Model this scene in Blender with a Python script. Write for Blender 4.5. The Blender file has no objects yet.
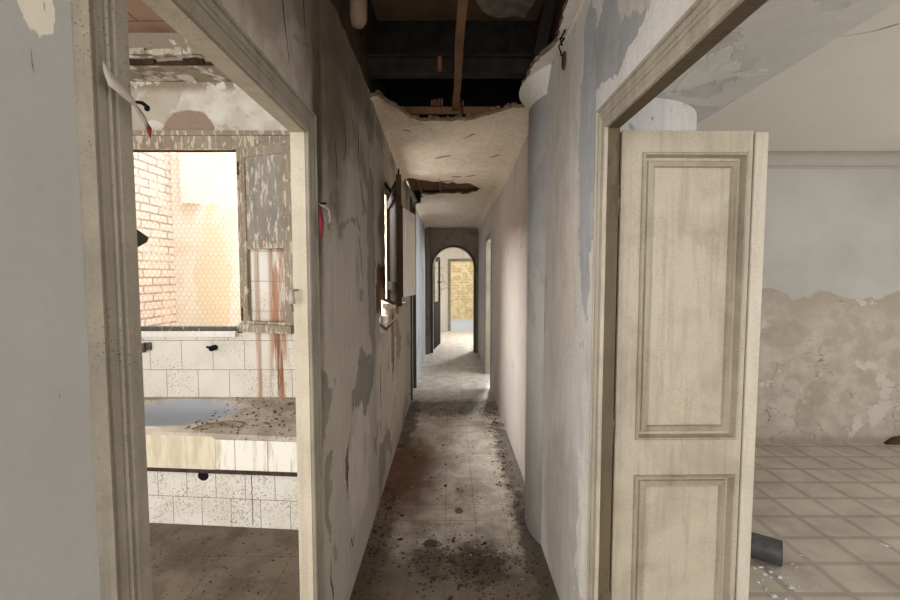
import bpy, bmesh, math, random
from mathutils import Vector, Matrix, noise as mnoise
from mathutils.geometry import tessellate_polygon
random.seed(11)
S = bpy.context.scene
COL = S.collection

# ------------------------------------------------------------------ colour and material helpers
def C(h, k=1.0):
    h = h.lstrip('#'); o = []
    for i in (0, 2, 4):
        c = int(h[i:i+2], 16)/255.0
        o.append((c/12.92 if c <= .04045 else ((c+.055)/1.055)**2.4)*k)
    return (o[0], o[1], o[2], 1.0)

class G:
    """small wrapper around one material's node tree"""
    def __init__(s, name):
        s.m = bpy.data.materials.new(name); s.m.use_nodes = True
        s.t = s.m.node_tree; s.b = s.t.nodes['Principled BSDF']
        s.b.inputs['Specular IOR Level'].default_value = .3
        s.P = s.n('ShaderNodeTexCoord').outputs['Object']
    def n(s, typ, ins=None, **pr):
        nd = s.t.nodes.new(typ)
        for k, v in pr.items(): setattr(nd, k, v)
        for k, v in (ins or {}).items(): s.set(nd.inputs[k], v)
        return nd
    def set(s, inp, v):
        if isinstance(v, bpy.types.NodeSocket): s.t.links.new(v, inp)
        else: inp.default_value = v
    def m_(s, op, a, b=0.0, c=0.0, clamp=False):
        nd = s.n('ShaderNodeMath', operation=op, use_clamp=clamp)
        for i, v in enumerate((a, b, c)): s.set(nd.inputs[i], v)
        return nd.outputs[0]
    def scale(s, v, sc, loc=(0, 0, 0)):
        return s.n('ShaderNodeMapping', {'Vector': v, 'Scale': sc, 'Location': loc}).outputs[0]
    def noise(s, sc, det=4, rough=.55, dist=0.0, v=None):
        return s.n('ShaderNodeTexNoise', {'Vector': v or s.P, 'Scale': sc, 'Detail': det, 'Roughness': rough, 'Distortion': dist}).outputs['Fac']
    def voro(s, sc, v=None, feat='F1'):
        return s.n('ShaderNodeTexVoronoi', {'Vector': v or s.P, 'Scale': sc}, feature=feat).outputs['Distance']
    def step(s, x, lo, hi, a=0.0, b=1.0):
        nd = s.n('ShaderNodeMapRange', {'Value': x, 'From Min': lo, 'From Max': hi, 'To Min': a, 'To Max': b}, interpolation_type='SMOOTHSTEP')
        return nd.outputs[0]
    def mix(s, f, a, b, blend='MIX'):
        nd = s.n('ShaderNodeMix', data_type='RGBA', blend_type=blend)
        s.set(nd.inputs[0], f); s.set(nd.inputs[6], a); s.set(nd.inputs[7], b)
        return nd.outputs[2]
    def xyz(s, v=None):
        return s.n('ShaderNodeSeparateXYZ', {'Vector': v or s.P}).outputs
    def comb(s, x, y, z=0.0):
        return s.n('ShaderNodeCombineXYZ', {'X': x, 'Y': y, 'Z': z}).outputs[0]
    def patch(s, c, r, amp=.5, ns=3.0, soft=.03, off=0.0):
        """ragged ellipsoid blotch of paint, plaster or dirt at a fixed place"""
        d = s.n('ShaderNodeVectorMath', {0: s.P, 1: tuple(c)}, operation='SUBTRACT').outputs[0]
        d = s.n('ShaderNodeVectorMath', {0: d, 1: tuple(1.0/q for q in r)}, operation='MULTIPLY').outputs[0]
        l = s.n('ShaderNodeVectorMath', {0: d}, operation='LENGTH').outputs['Value']
        nz = s.noise(ns, 6, .6, .3, s.scale(s.P, (1, 1, 1), (off, off*2, 0)))
        return s.step(s.m_('MULTIPLY_ADD', s.m_('SUBTRACT', nz, .5), amp*3.6, l), 1+soft, 1-soft)
    def bump(s, h, dist=.004, st=.6):
        return s.n('ShaderNodeBump', {'Height': h, 'Distance': dist, 'Strength': st}).outputs[0]
    def out(s, col, rough=.85, nrm=None, metal=0.0, spec=None):
        s.set(s.b.inputs['Base Color'], col); s.set(s.b.inputs['Roughness'], rough); s.set(s.b.inputs['Metallic'], metal)
        if nrm is not None: s.set(s.b.inputs['Normal'], nrm)
        if spec is not None: s.set(s.b.inputs['Specular IOR Level'], spec)
        return s.m

def plaster(name, base, under=None, thr=.6, psc=2.0, patches=(), streak=(0, '#3a3028'), speck=0.0, mott=.18, rough=.9, relief=.004, stsc=9.0, streak_lo=.52, grit=.6):
    """painted plaster: mottled paint, flaked areas showing the undercoat, runs of dirt, fly specks"""
    g = G(name)
    big = g.noise(1.3, 5, .6); fine = g.noise(26, 5, .65); mid = g.noise(6, 5, .6, .4)
    col = C(base)
    col = g.mix(g.step(big, .3, .7), col, tuple([q*(1-mott) for q in C(base)[:3]]+[1]))
    col = g.mix(g.m_('MULTIPLY', g.step(mid, .4, .75), .5), col, tuple([q*(1-mott*1.3) for q in C(base)[:3]]+[1]))
    h = g.m_('MULTIPLY', fine, .25)
    gk = grit; grit = g.step(g.noise(70, 6, .7), .3, .7, 1-.16*gk, 1+.08*gk)
    brush = g.step(g.noise(24, 5, .6, .1, g.scale(g.P, (1, 1, .12))), .3, .7, 1-.12*gk, 1+.06*gk)
    gb = g.m_('MULTIPLY', grit, brush); GB = g.comb(gb, gb, gb)
    if under:
        pk = g.noise(psc, 7, .58, .6)
        pm = g.step(pk, thr, thr+.012)
        col = g.mix(pm, col, g.mix(g.step(mid, .35, .7), C(under), tuple([q*.82 for q in C(under)[:3]]+[1])))
        h = g.m_('SUBTRACT', h, g.m_('MULTIPLY', pm, .6))
    for i, p in enumerate(patches):
        c, r, hx = p[:3]; amp = p[3] if len(p) > 3 else .4; ns = p[4] if len(p) > 4 else 4.0
        soft = p[5] if len(p) > 5 else .03; k = p[6] if len(p) > 6 else 1.0
        pm = g.patch(c, r, amp, ns, soft, i*1.7)
        cc = g.mix(g.step(mid, .35, .7), C(hx), tuple([q*.86 for q in C(hx)[:3]]+[1]))
        col = g.mix(g.m_('MULTIPLY', pm, k), col, cc)
        if soft < .1: h = g.m_('SUBTRACT', h, g.m_('MULTIPLY', pm, .5))
    if streak[0]:
        sv = g.scale(g.P, (1, 1, .09))
        sk = g.step(g.noise(stsc, 6, .65, .2, sv), streak_lo, streak_lo+.25)
        sk = g.m_('MULTIPLY', sk, g.step(g.noise(1.9, 4, .6), .38, .62))
        col = g.mix(g.m_('MULTIPLY', sk, streak[0]), col, C(streak[1]))
    if speck:
        sp = g.step(g.voro(130), .2, .1)
        sp = g.m_('MULTIPLY', sp, g.step(g.noise(3.1, 3), .42, .6))
        col = g.mix(g.m_('MULTIPLY', sp, speck), col, C('#2e2720'))
    col = g.mix(1.0, col, GB, 'MULTIPLY')
    return g.out(col, rough, g.bump(h, relief, .8))

def paintwood(name, base, grime='#4a3f30', amt=.5, worn='#6d5d49', wornthr=.72, speck=.6, rough=.6, grain=1.0, chsc=17):
    """old oil paint on joinery: drips, chips, grey dirt"""
    g = G(name)
    v = g.scale(g.P, (1, 1, .06))
    run = g.step(g.noise(38, 5, .6, .15, v), .45, .72)
    blot = g.step(g.noise(3.2, 6, .62, .5), .4, .68)
    chip = g.step(g.noise(chsc, 7, .66, .3, g.scale(g.P, (1, 1, .25))), wornthr, wornthr+.02)
    col = g.mix(g.m_('MULTIPLY', run, .6*amt), C(base), tuple([q*.5 for q in C(base)[:3]]+[1]))
    col = g.mix(g.m_('MULTIPLY', blot, amt*.55), col, C(grime))
    col = g.mix(chip, col, C(worn))
    sp = g.m_('MULTIPLY', g.step(g.voro(170), .24, .12), g.step(g.noise(5, 3), .45, .6))
    col = g.mix(g.m_('MULTIPLY', sp, speck), col, C('#2c241b'))
    gr_ = g.step(g.noise(110, 5, .7), .3, .7, .92, 1.04); col = g.mix(1.0, col, g.comb(gr_, gr_, gr_), 'MULTIPLY')
    h = g.m_('ADD', g.m_('MULTIPLY', g.noise(60, 4, .6, 0, v), .3*grain), g.m_('MULTIPLY', chip, -.6))
    return g.out(col, rough, g.bump(h, .002, .6))

def simple(name, hx, rough=.8, var=.3, sc=8, metal=0.0, bump=.002):
    g = G(name)
    nz = g.noise(sc, 6, .62, .3)
    col = g.mix(g.step(nz, .35, .68), C(hx), tuple([q*(1-var) for q in C(hx)[:3]]+[1]))
    return g.out(col, rough, g.bump(g.noise(sc*4, 4), bump, .6), metal)

def bricks(g, vec, w, hgt, off, mortar, c1, c2, cm, smooth=.1):
    nd = g.n('ShaderNodeTexBrick', {'Vector': vec, 'Scale': 1.0, 'Brick Width': w, 'Row Height': hgt, 'Mortar Size': mortar,
             'Mortar Smooth': smooth, 'Color1': c1, 'Color2': c2, 'Mortar': cm, 'Bias': 0.0}, offset=off)
    return nd.outputs['Color'], nd.outputs['Fac']

# ------------------------------------------------------------------ mesh helpers
def obj(name, bm, mat, parent=None, smooth=False, loc=None):
    bmesh.ops.recalc_face_normals(bm, faces=bm.faces)
    me = bpy.data.meshes.new(name); bm.to_mesh(me); bm.free()
    o = bpy.data.objects.new(name, me); COL.objects.link(o)
    for q in (mat if isinstance(mat, (list, tuple)) else [mat]): me.materials.append(q)
    if smooth:
        for p in me.polygons: p.use_smooth = True
    if parent: o.parent = parent
    if loc: o.location = loc
    return o
def struct(o, label=None):
    o['kind'] = 'structure'
    if label: o['label'] = label
    return o
def tag(o, label, cat, group=None, kind=None):
    o['label'] = label; o['category'] = cat
    if group: o['group'] = group
    if kind: o['kind'] = kind
    return o
def empty(name, loc, rz=0.0):
    o = bpy.data.objects.new(name, None); o.empty_display_size = .05; COL.objects.link(o)
    o.location = loc; o.rotation_euler = (0, 0, rz); return o
def bevel(o, w=.003, seg=2):
    md = o.modifiers.new('edge', 'BEVEL'); md.width = w; md.segments = seg; md.limit_method = 'ANGLE'; md.angle_limit = math.radians(40); return o
NB = bmesh.new
def box(bm, x0, x1, y0, y1, z0, z1, M=None):
    vs = [bm.verts.new((x, y, z)) for x in (x0, x1) for y in (y0, y1) for z in (z0, z1)]
    for f in ((0, 1, 3, 2), (4, 6, 7, 5), (0, 4, 5, 1), (2, 3, 7, 6), (0, 2, 6, 4), (1, 5, 7, 3)):
        bm.faces.new([vs[i] for i in f])
    if M: bmesh.ops.transform(bm, matrix=M, verts=vs)
    return bm
def bx(*a): return box(NB(), *a)
def prism(outer, holes=(), axis='X', a=0.0, b=.1, bm=None, mi_side=None):
    """flat outline with holes given a thickness along an axis"""
    bm = bm or NB()
    def p3(q, d): return {'X': (d, q[0], q[1]), 'Y': (q[0], d, q[1]), 'Z': (q[0], q[1], d)}[axis]
    loops = [list(outer)]+[list(h) for h in holes]
    tris = tessellate_polygon([[Vector((q[0], q[1], 0)) for q in l] for l in loops])
    flat = [q for l in loops for q in l]
    va = [bm.verts.new(p3(q, a)) for q in flat]; vb = [bm.verts.new(p3(q, b)) for q in flat]
    for t in tris:
        try:
            bm.faces.new([va[i] for i in t]); bm.faces.new([vb[i] for i in reversed(t)])
        except ValueError: pass
    k = 0
    for l in loops:
        n = len(l)
        for i in range(n):
            j = (i+1) % n
            try:
                f = bm.faces.new([va[k+i], va[k+j], vb[k+j], vb[k+i]])
                if mi_side is not None: f.material_index = mi_side
            except ValueError: pass
        k += n
    return bm
def rect(a, b, c, d): return [(a, c), (b, c), (b, d), (a, d)]
def ragged(pts, amp=.02, step=.03, seed=1):
    rn = random.Random(seed); o = []
    for (p, q) in zip(pts[:-1], pts[1:]):
        L = math.hypot(q[0]-p[0], q[1]-p[1]); n = max(1, int(L/step))
        for i in range(n):
            t = i/n; k = amp if i else amp*.4
            o.append((p[0]+(q[0]-p[0])*t+rn.uniform(-k, k), p[1]+(q[1]-p[1])*t+rn.uniform(-k, k)))
    o.append(pts[-1]); return o
def sweep(path, prof, f3, closed=False, bm=None):
    """moulding: profile (width outward, projection) carried along a path with mitred corners"""
    bm = bm or NB(); n = len(path)
    def nrm(p, q):
        dx, dy = q[0]-p[0], q[1]-p[1]; l = math.hypot(dx, dy); return (-dy/l, dx/l)
    rows = []
    for i, p in enumerate(path):
        ns = []
        if closed or i > 0: ns.append(nrm(path[i-1], p))
        if closed or i < n-1: ns.append(nrm(p, path[(i+1) % n]))
        if len(ns) == 1: m = ns[0]
        else:
            a, b = ns; k = 1+a[0]*b[0]+a[1]*b[1]; m = ((a[0]+b[0])/k, (a[1]+b[1])/k)
        rows.append([bm.verts.new(f3(p[0]+m[0]*w, p[1]+m[1]*w, d)) for (w, d) in prof])
    m = n if closed else n-1
    for i in range(m):
        A, B = rows[i], rows[(i+1) % n]
        for j in range(len(prof)-1): bm.faces.new([A[j], A[j+1], B[j+1], B[j]])
    if not closed:
        for r in (rows[0], rows[-1]):
            try: bm.faces.new(r)
            except ValueError: pass
    return bm
def tube(bm, pts, r=.003, seg=8, cap=True):
    pts = [Vector(p) for p in pts]; rings = []
    rr = r if isinstance(r, (list, tuple)) else [r]*len(pts)
    for i, p in enumerate(pts):
        t = (pts[min(i+1, len(pts)-1)]-pts[max(i-1, 0)]).normalized()
        u = t.orthogonal().normalized() if i == 0 else (u-t*u.dot(t)).normalized()
        v = t.cross(u)
        rings.append([bm.verts.new(p+(u*math.cos(a)+v*math.sin(a))*rr[i]) for a in [2*math.pi*k/seg for k in range(seg)]])
    for A, B in zip(rings[:-1], rings[1:]):
        for k in range(seg): bm.faces.new([A[k], A[(k+1) % seg], B[(k+1) % seg], B[k]])
    if cap: bm.faces.new(rings[0]); bm.faces.new(rings[-1])
    return bm
def chip_bm(bm, c, r, flat=.4, rn=random, n=6):
    """one small broken flake"""
    ang = rn.uniform(0, 6.28); top = []; bot = []
    for i in range(n):
        a = ang+6.283*i/n; k = r*rn.uniform(.55, 1.1)
        x, y = c[0]+math.cos(a)*k, c[1]+math.sin(a)*k*rn.uniform(.6, 1)
        bot.append(bm.verts.new((x, y, c[2]))); top.append(bm.verts.new((c[0]+(x-c[0])*.7, c[1]+(y-c[1])*.7, c[2]+r*flat*rn.uniform(.4, 1))))
    bm.faces.new(top)
    bm.faces.new(list(reversed(bot)))
    for i in range(n): bm.faces.new([bot[i], bot[(i+1) % n], top[(i+1) % n], top[i]])

# ------------------------------------------------------------------ materials
M_lnear = plaster('left_corridor_plaster', '#bab2a7', '#938c81', .565, 2.1,
    patches=[((-.5, .535, 1.93), (.2, .028, .05), '#c9c3b7', .45, 26),
             ((-.5, 2.72, 1.72), (.2, .14, .5), '#908a81', .55, 5), ((-.5, 2.45, .98), (.2, .26, .2), '#8c867d', .6, 5),
             ((-.5, 2.3, .55), (.2, .3, .3), '#c4bdb2', .5, 5), ((-.5, 3.4, .75), (.2, .55, .42), '#c4bbaf', .55, 5),
             ((-.5, 2.0, 2.45), (.2, .45, .36), '#857a6c', .7, 3, .4, .75), ((-.5, 1.64, 2.3), (.2, .055, .95), '#35291e', .25, 6, .5, .9), ((-.5, 1.85, 2.35), (.2, .22, .5), '#5c5041', .5, 5, .6, .7), ((-.5, 2.3, 2.65), (.2, .5, .16), '#6a5d4d', .5, 6, .6, .7),
             ((-.5, 1.2, 2.5), (.2, .5, .3), '#7d7264', .6, 4, .4, .7),
             ((-.5, 3.7, 1.0), (.2, .1, .3), '#7a5b45', .8, 14, .05, .8), ((-.5, 2.02, .66), (.2, .035, .09), '#56483c', .8, 18, .06, .8),
             ((-.5, 3.1, 1.5), (.2, .22, .2), '#6b4a36', .4, 8)],
    streak=(.75, '#4c4136'), speck=.25, mott=.16, stsc=8)
M_lfore = plaster('left_near_paint', '#a5a4a3', None, patches=[((-.5, .535, 1.93), (.2, .022, .055), '#d3cec2', .42, 22), ((-.5, .56, 1.0), (.2, .03, .12), '#93918f', .5, 6, .5, .6)],
    streak=(.12, '#6d655c'), mott=.08, relief=.0015, grit=.15)
M_right = plaster('right_corridor_plaster', '#e2ded8', '#cfcecd', .62, 1.6,
    patches=[((.54, 1.72, 2.1), (.2, .1, .62), '#b9b9ba', .5, 4), ((.54, 1.98, 1.85), (.2, .17, .65), '#e6ddd3', .45, 4),
             ((.54, 1.45, 2.42), (.2, .25, .16), '#afafb0', .6, 4), ((.54, 2.0, .3), (.2, .35, .55), '#c6c1ba', .25, 5, .25, .8), ((.54, 1.68, .5), (.2, .1, .34), '#efe9e1', .6, 9),
             ((.54, 2.12, 2.2), (.2, .12, .5), '#e0d9d1', .4, 5), ((.54, 1.69, 1.25), (.2, .04, .12), '#dcd5cb', .6, 9),
             ((.54, 1.2, 2.45), (.2, .2, .1), '#d0c8be', .6, 8)],
    streak=(.5, '#857c72'), speck=.35, mott=.1)
M_rfar = plaster('far_right_plaster', '#d2c8bf', '#bdb6ae', .63, 1.3, streak=(.35, '#8d857c'), speck=.15, mott=.1, stsc=5)
M_col = plaster('column_plaster', '#d0cfcd', '#bfbebc', .6, 1.5, patches=[((.6, 2.4, 1.9), (.3, .3, .35), '#c4c4c4', .6, 4), ((.6, 2.3, .3), (.3, .3, .3), '#b0ada8', .6, 4, .4, .6)], streak=(.3, '#86837f'), mott=.12, relief=.0015, grit=.3)
M_colr = plaster('column_white_plaster', '#cfd0d0', '#a2a3a5', .62, 14, mott=.1)
M_ceil = plaster('ceiling_plaster', '#e8dac6', '#efe5d6', .6, 1.5, grit=.9, patches=[((-.05, 3.9, 2.65), (.35, .5, .2), '#d9cbb7', .6, 3, .5, .6), ((.0, 4.45, 2.6), (.22, .14, .2), '#e0d5c4', .7, 6),
    ((-.35, 3.0, 2.7), (.2, .4, .2), '#a8947c', .6, 4, .5, .6)], streak=(.15, '#7b6a56'), mott=.12)
g = G('bare_ceiling_crack'); M_crack = g.out(C('#3c3126'), .95)
M_rubble = simple('broken_plaster_edge', '#8d7a63', .95, .45, 14, bump=.01)
M_rawbrown = simple('bare_brown_wall', '#4a392b', .95, .5, 6, bump=.01)
M_redbrick = simple('broken_red_brick', '#5f3b28', .95, .5, 10, bump=.01)
M_joist = simple('old_steel', '#2d261f', .8, .6, 9)
M_darkwood = simple('dark_board', '#4a3626', .9, .5, 5)
M_batten = paintwood('batten_wood', '#7b5a40', '#2d2018', .8, '#3c2a1d', .62, .3, .85)
M_cream = paintwood('cream_door_paint', '#b0a797', '#6f6250', .65, '#79694f', .75, .8, .5)
M_creamL = paintwood('dingy_cream_paint', '#8f887b', '#544b3d', .7, '#5f5140', .71, .9, .55)
M_groove = paintwood('grime_and_shade_moulding_paint', '#9f9684', '#56493a', .85, '#5a4a35', .7, .9, .5)  # grime colour deepened to make up for weak shading on the mouldings
M_creamLight = paintwood('pale_door_edge_paint', '#bdb6a8', '#8d8068', .3, '#8a7a62', .73, .6, .55)
M_lining = paintwood('lit_tone_lining_paint', '#b9b09e', '#8a7a60', .55, '#8a7455', .68, .9, .6)  # lining toned lighter for the kitchen light falling on it
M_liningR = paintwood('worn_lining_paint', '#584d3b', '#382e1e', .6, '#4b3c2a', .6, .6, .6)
M_shut = paintwood('flaking_grey_shutter_paint', '#a19a90', '#4d4238', .5, '#d3cabb', .55, .4, .75, 1.0, 40)
M_shutf = paintwood('flaking_brown_shutter_frame', '#a39684', '#5d4836', .6, '#d3c8b6', .545, .6, .8, 1.0, 34)
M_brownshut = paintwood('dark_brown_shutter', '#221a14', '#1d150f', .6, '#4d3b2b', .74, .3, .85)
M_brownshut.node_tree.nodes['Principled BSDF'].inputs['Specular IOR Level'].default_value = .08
M_white = paintwood('white_shutter_paint', '#f2eee6', '#b4aa98', .2, '#8e8370', .78, .3, .55)
M_metal = simple('tarnished_metal', '#6d675f', .45, .5, 30, .7)
M_black = simple('black_void', '#0d0b0a', .9, .2)
M_wire = simple('galvanised_wire', '#8b8276', .5, .3, 20, .5)

# corridor floor: worn cement tiles under dirt
g = G('dirty_corridor_floor')
x, y, z = g.xyz()
TC = .1955
gr = lambda q, o: g.m_('ABSOLUTE', g.m_('SUBTRACT', g.m_('FRACT', g.m_('DIVIDE', g.m_('ADD', q, o), TC)), .5))
gm = g.m_('MAXIMUM', gr(x, 10.0), gr(y, 10.0))
grout = g.step(gm, .486, .494)
grout = g.m_('MULTIPLY', grout, g.step(g.noise(2.3, 4), .4, .58, .25, 1.0))
base = g.mix(g.step(g.noise(7, 6, .65, .4), .35, .7), C('#cfc7bb'), C('#aea294'))
base = g.mix(g.m_('MULTIPLY', grout, .7), base, C('#54493d'))
dirt = g.step(g.noise(2.6, 7, .65, .5), .46, .76)
near = g.step(y, 6.2, 4.2)
dirt = g.m_('MULTIPLY', dirt, g.m_('MULTIPLY_ADD', near, .8, .12))
base = g.mix(g.m_('MULTIPLY', dirt, .85), base, C('#6b5643'))
for c, r, hx, amp, ns, soft, k in [((-.40, 3.4, 0), (.30, .75, 1), '#5f381f', .25, 4, .5, .95), ((.16, 2.28, 0), (.15, .17, 1), '#1f1812', .7, 13, .25, .9),
        ((-.1, 2.3, 0), (.12, .14, 1), '#2e241b', .8, 14, .3, .8), ((-.44, 2.25, 0), (.1, .5, 1), '#33281e', .6, 9, .5, .8), ((.5, 2.4, 0), (.1, .6, 1), '#2b221a', .7, 11, .4, .85),
        ((.52, 3.6, 0), (.1, 1.1, 1), '#3d3126', .7, 9, .5, .8), ((.05, 5.1, 0), (.7, .3, 1), '#3f3327', .7, 7, .4, .75), ((-.11, 2.47, 0), (.045, .035, 1), '#15100c', .6, 25, .1, .95),
        ((-.1, 1.75, 0), (.9, .75, 1), '#4f4031', .4, 5, .45, .85), ((.06, 2.82, 0), (.028, .035, 1), '#4c4137', .5, 25, .1, .9), ((-.45, 4.6, 0), (.09, .7, 1), '#3d3126', .7, 9, .4, .8)]:
    base = g.mix(g.m_('MULTIPLY', g.patch(c, r, amp, ns, soft), k), base, C(hx))
sp = g.m_('MULTIPLY', g.step(g.voro(42), .22, .12), g.step(g.noise(4, 4), .45, .6))
sp = g.m_('MULTIPLY', sp, near)
base = g.mix(g.m_('MULTIPLY', sp, .8), base, C('#2a211a'))
ro = g.step(g.noise(5, 5), .3, .7, .45, .65)
M_floor = g.out(base, g.m_('ADD', ro, g.m_('MULTIPLY', dirt, .2)), g.bump(g.m_('SUBTRACT', g.noise(30, 5), grout), .003, .5), 0.0, .5)

# kitchen floor
g = G('dusty_kitchen_floor')
x, y, z = g.xyz()
TC = .4
gm = g.m_('MAXIMUM', gr(x, 10.1), gr(y, 10.05))
base = g.mix(g.step(g.noise(4, 7, .65, .5), .35, .7), C('#74685a'), C('#584c3e'))
base = g.mix(g.m_('MULTIPLY', g.step(gm, .492, .497), .5), base, C('#3f3429'))
sp = g.m_('MULTIPLY', g.step(g.voro(38), .25, .14), g.step(g.noise(4, 4), .42, .58))
base = g.mix(g.m_('MULTIPLY', sp, .75), base, C('#2f261d'))
M_kfloor = g.out(base, .75, g.bump(g.noise(24, 5), .004, .6))

# right-hand room floor: large squares outlined by dotted strips
g = G('patterned_room_floor')
x, y, z = g.xyz()
TX, TY = .289, .2315
fx = g.m_('ABSOLUTE', g.m_('SUBTRACT', g.m_('FRACT', g.m_('DIVIDE', g.m_('ADD', x, 10.0-.157+TX*.5), TX)), .5))
fy = g.m_('ABSOLUTE', g.m_('SUBTRACT', g.m_('FRACT', g.m_('DIVIDE', g.m_('ADD', y, 10.0-.021+TY*.5), TY)), .5))
lx = g.step(fx, .085, .06); ly = g.step(fy, .085, .06)
saw = g.step(g.m_('ABSOLUTE', g.m_('SUBTRACT', g.m_('FRACT', g.m_('MULTIPLY', g.m_('ADD', x, y), 26.0)), .5)), .15, .3, .6, 1.0)
line = g.m_('MULTIPLY', g.m_('MAXIMUM', lx, ly), saw)
base = g.mix(g.step(g.noise(3, 6, .6, .3), .35, .7), C('#b8afa3'), C('#a2988c'))
base = g.mix(g.m_('MULTIPLY', line, .42), base, C('#6d6359'))
gt = g.step(g.m_('MINIMUM', fx, fy), .009, .004)
base = g.mix(g.m_('MULTIPLY', gt, .18), base, C('#4e453c'))
base = g.mix(g.m_('MULTIPLY', g.step(g.noise(1.6, 6, .6, .4), .5, .75), .35), base, C('#7f7468'))
M_rfloor = g.out(base, g.step(g.noise(4, 5), .3, .7, .38, .6), g.bump(g.m_('SUBTRACT', g.noise(30, 4), line), .002, .4), 0.0, .45)

# right-hand room back wall: upper paint gone below a wavy line, bare plaster under it
g = G('room_wall_half_bare')
x, y, z = g.xyz()
edge = g.m_('MULTIPLY_ADD', g.noise(1.7, 7, .55, .4, g.comb(x, 0.0, g.m_('MULTIPLY', z, .7))), .55, 1.14)
bare = g.step(g.m_('SUBTRACT', z, edge), .012, -.012)
n1 = g.noise(4.5, 8, .66, .1)
up = g.mix(g.step(g.noise(1.4, 4), .35, .7), C('#adaba7'), C('#a29f9a'))
lo = g.mix(g.step(n1, .38, .62), C('#b0a89d'), C('#a0968a'))
band = g.step(g.m_('SUBTRACT', edge, z), .3, .0)
lo = g.mix(g.m_('MULTIPLY', band, g.step(g.noise(4, 6, .6), .3, .6, .4, 1)), lo, C('#9a9084'))
lo = g.mix(g.step(g.noise(2.6, 7, .66, .1), .57, .6), lo, C('#b9b3aa'))
wv = g.n('ShaderNodeVectorMath', {0: g.P, 1: g.n('ShaderNodeVectorMath', {0: g.n('ShaderNodeTexNoise', {'Vector': g.P, 'Scale': 7.0, 'Detail': 4}).outputs['Color'], 1: (.22, .22, .22)}, operation='MULTIPLY').outputs[0]}, operation='ADD').outputs[0]
ce = g.step(g.voro(5.5, g.scale(wv, (.7, 1, 1.5)), 'DISTANCE_TO_EDGE'), .02, .004)
ce = g.m_('MULTIPLY', ce, g.step(g.noise(1.9, 5, .6, 0, g.scale(g.P, (1, 1, 1), (3, 0, 1))), .5, .58))
lo = g.mix(g.m_('MULTIPLY', ce, .75), lo, C('#665b4f'))
for c, r in [((3.22, 4, .55), (.1, .3, .12)), ((3.48, 4, .5), (.09, .3, .13)), ((3.34, 4, .32), (.08, .3, .2)), ((3.1, 4, 1.05), (.3, .3, .12))]:
    lo = g.mix(g.m_('MULTIPLY', g.patch(c, r, .6, 7, .25), .4), lo, C('#8d8074'))
lo = g.mix(g.m_('MULTIPLY', g.step(z, .12, .02), .5), lo, C('#6e6254'))
M_rback = g.out(g.mix(bare, up, lo), .92, g.bump(g.m_('SUBTRACT', g.m_('MULTIPLY', n1, .4), g.m_('MULTIPLY', bare, .7)), .006, .8))
M_rceil = plaster('room_ceiling_paint', '#dedad2', None, streak=(0, '#000000'), mott=.05, relief=.001, grit=.12)
M_rcove = plaster('cornice_paint', '#a9a49c', None, mott=.06, relief=.001, grit=.1)
M_soffit = plaster('flaking_soffit', '#d2d2cf', '#c2c2c0', .55, 2.6, patches=[((1.0, 1.95, 2.48), (.28, .2, .2), '#dadad6', .6, 5), ((1.0, 2.7, 2.48), (.9, .43, .2), '#b9b9ba', .06, 4, .02),
    ((.8, 1.3, 2.48), (.35, .25, .2), '#bdbcb8', .7, 5)], streak=(.1, '#6d6a66'), mott=.14, grit=.25)

# kitchen tiles
def tilemat(name, w, h, ox, oz, base, rust=True):
    g = G(name); x, y, z = g.xyz()
    c, f = bricks(g, g.comb(g.m_('ADD', x, ox), g.m_('ADD', z, oz)), w, h, .5, .0022, C(base), tuple([q*.96 for q in C(base)[:3]]+[1]), C('#7d7468'))
    stain = g.m_('MULTIPLY', g.step(g.noise(75, 5, .65), .53, .62), g.step(g.noise(2.6, 5, .6), .42, .6))
    c = g.mix(g.m_('MULTIPLY', stain, .7), c, C('#5f5344'))
    c = g.mix(g.m_('MULTIPLY', g.step(g.noise(3, 5), .45, .7), .3), c, C('#b4a58e'))
    if rust:
        sv = g.scale(g.P, (1, 1, .07))
        rn = g.step(g.noise(22, 5, .6, .2, sv), .40, .56)
        for cx, wd, a in [(-1.36, .095, .95), (-1.2, .03, .5), (-1.52, .03, .6)]:
            k = g.step(g.m_('ABSOLUTE', g.m_('SUBTRACT', x, cx)), wd, wd*.4)
            k = g.m_('MULTIPLY', k, g.m_('MULTIPLY', rn, a))
            c = g.mix(k, c, g.mix(g.step(g.noise(18, 4, .6, 0, sv), .4, .65), C('#a5682f'), C('#743f16')))
    return g.out(c, .35, g.bump(g.m_('MULTIPLY', f, -1.0), .002, .5), 0.0, .5)
M_ktile = tilemat('white_wall_tile', .25, .235, 3.01, .1, '#e8e2d6')
g = G('kitchen_wall_plaster'); x, y, z = g.xyz()
pk = g.step(g.noise(3.4, 7, .62, .6), .52, .54)
c = g.mix(g.step(g.noise(7, 5), .35, .65), C('#e3ded4'), C('#cfc7ba'))
c = g.mix(g.m_('MULTIPLY', pk, .7), c, C('#b9af9c'))
c = g.mix(g.patch((-2.02, 3.4, 2.69), (.2, .4, .18), .12, 5), c, C('#a38d7d'))
c = g.mix(g.m_('MULTIPLY', g.step(z, 2.97, 3.05), g.step(g.noise(9, 6), .45, .5)), c, C('#9b8f7c'))
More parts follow.
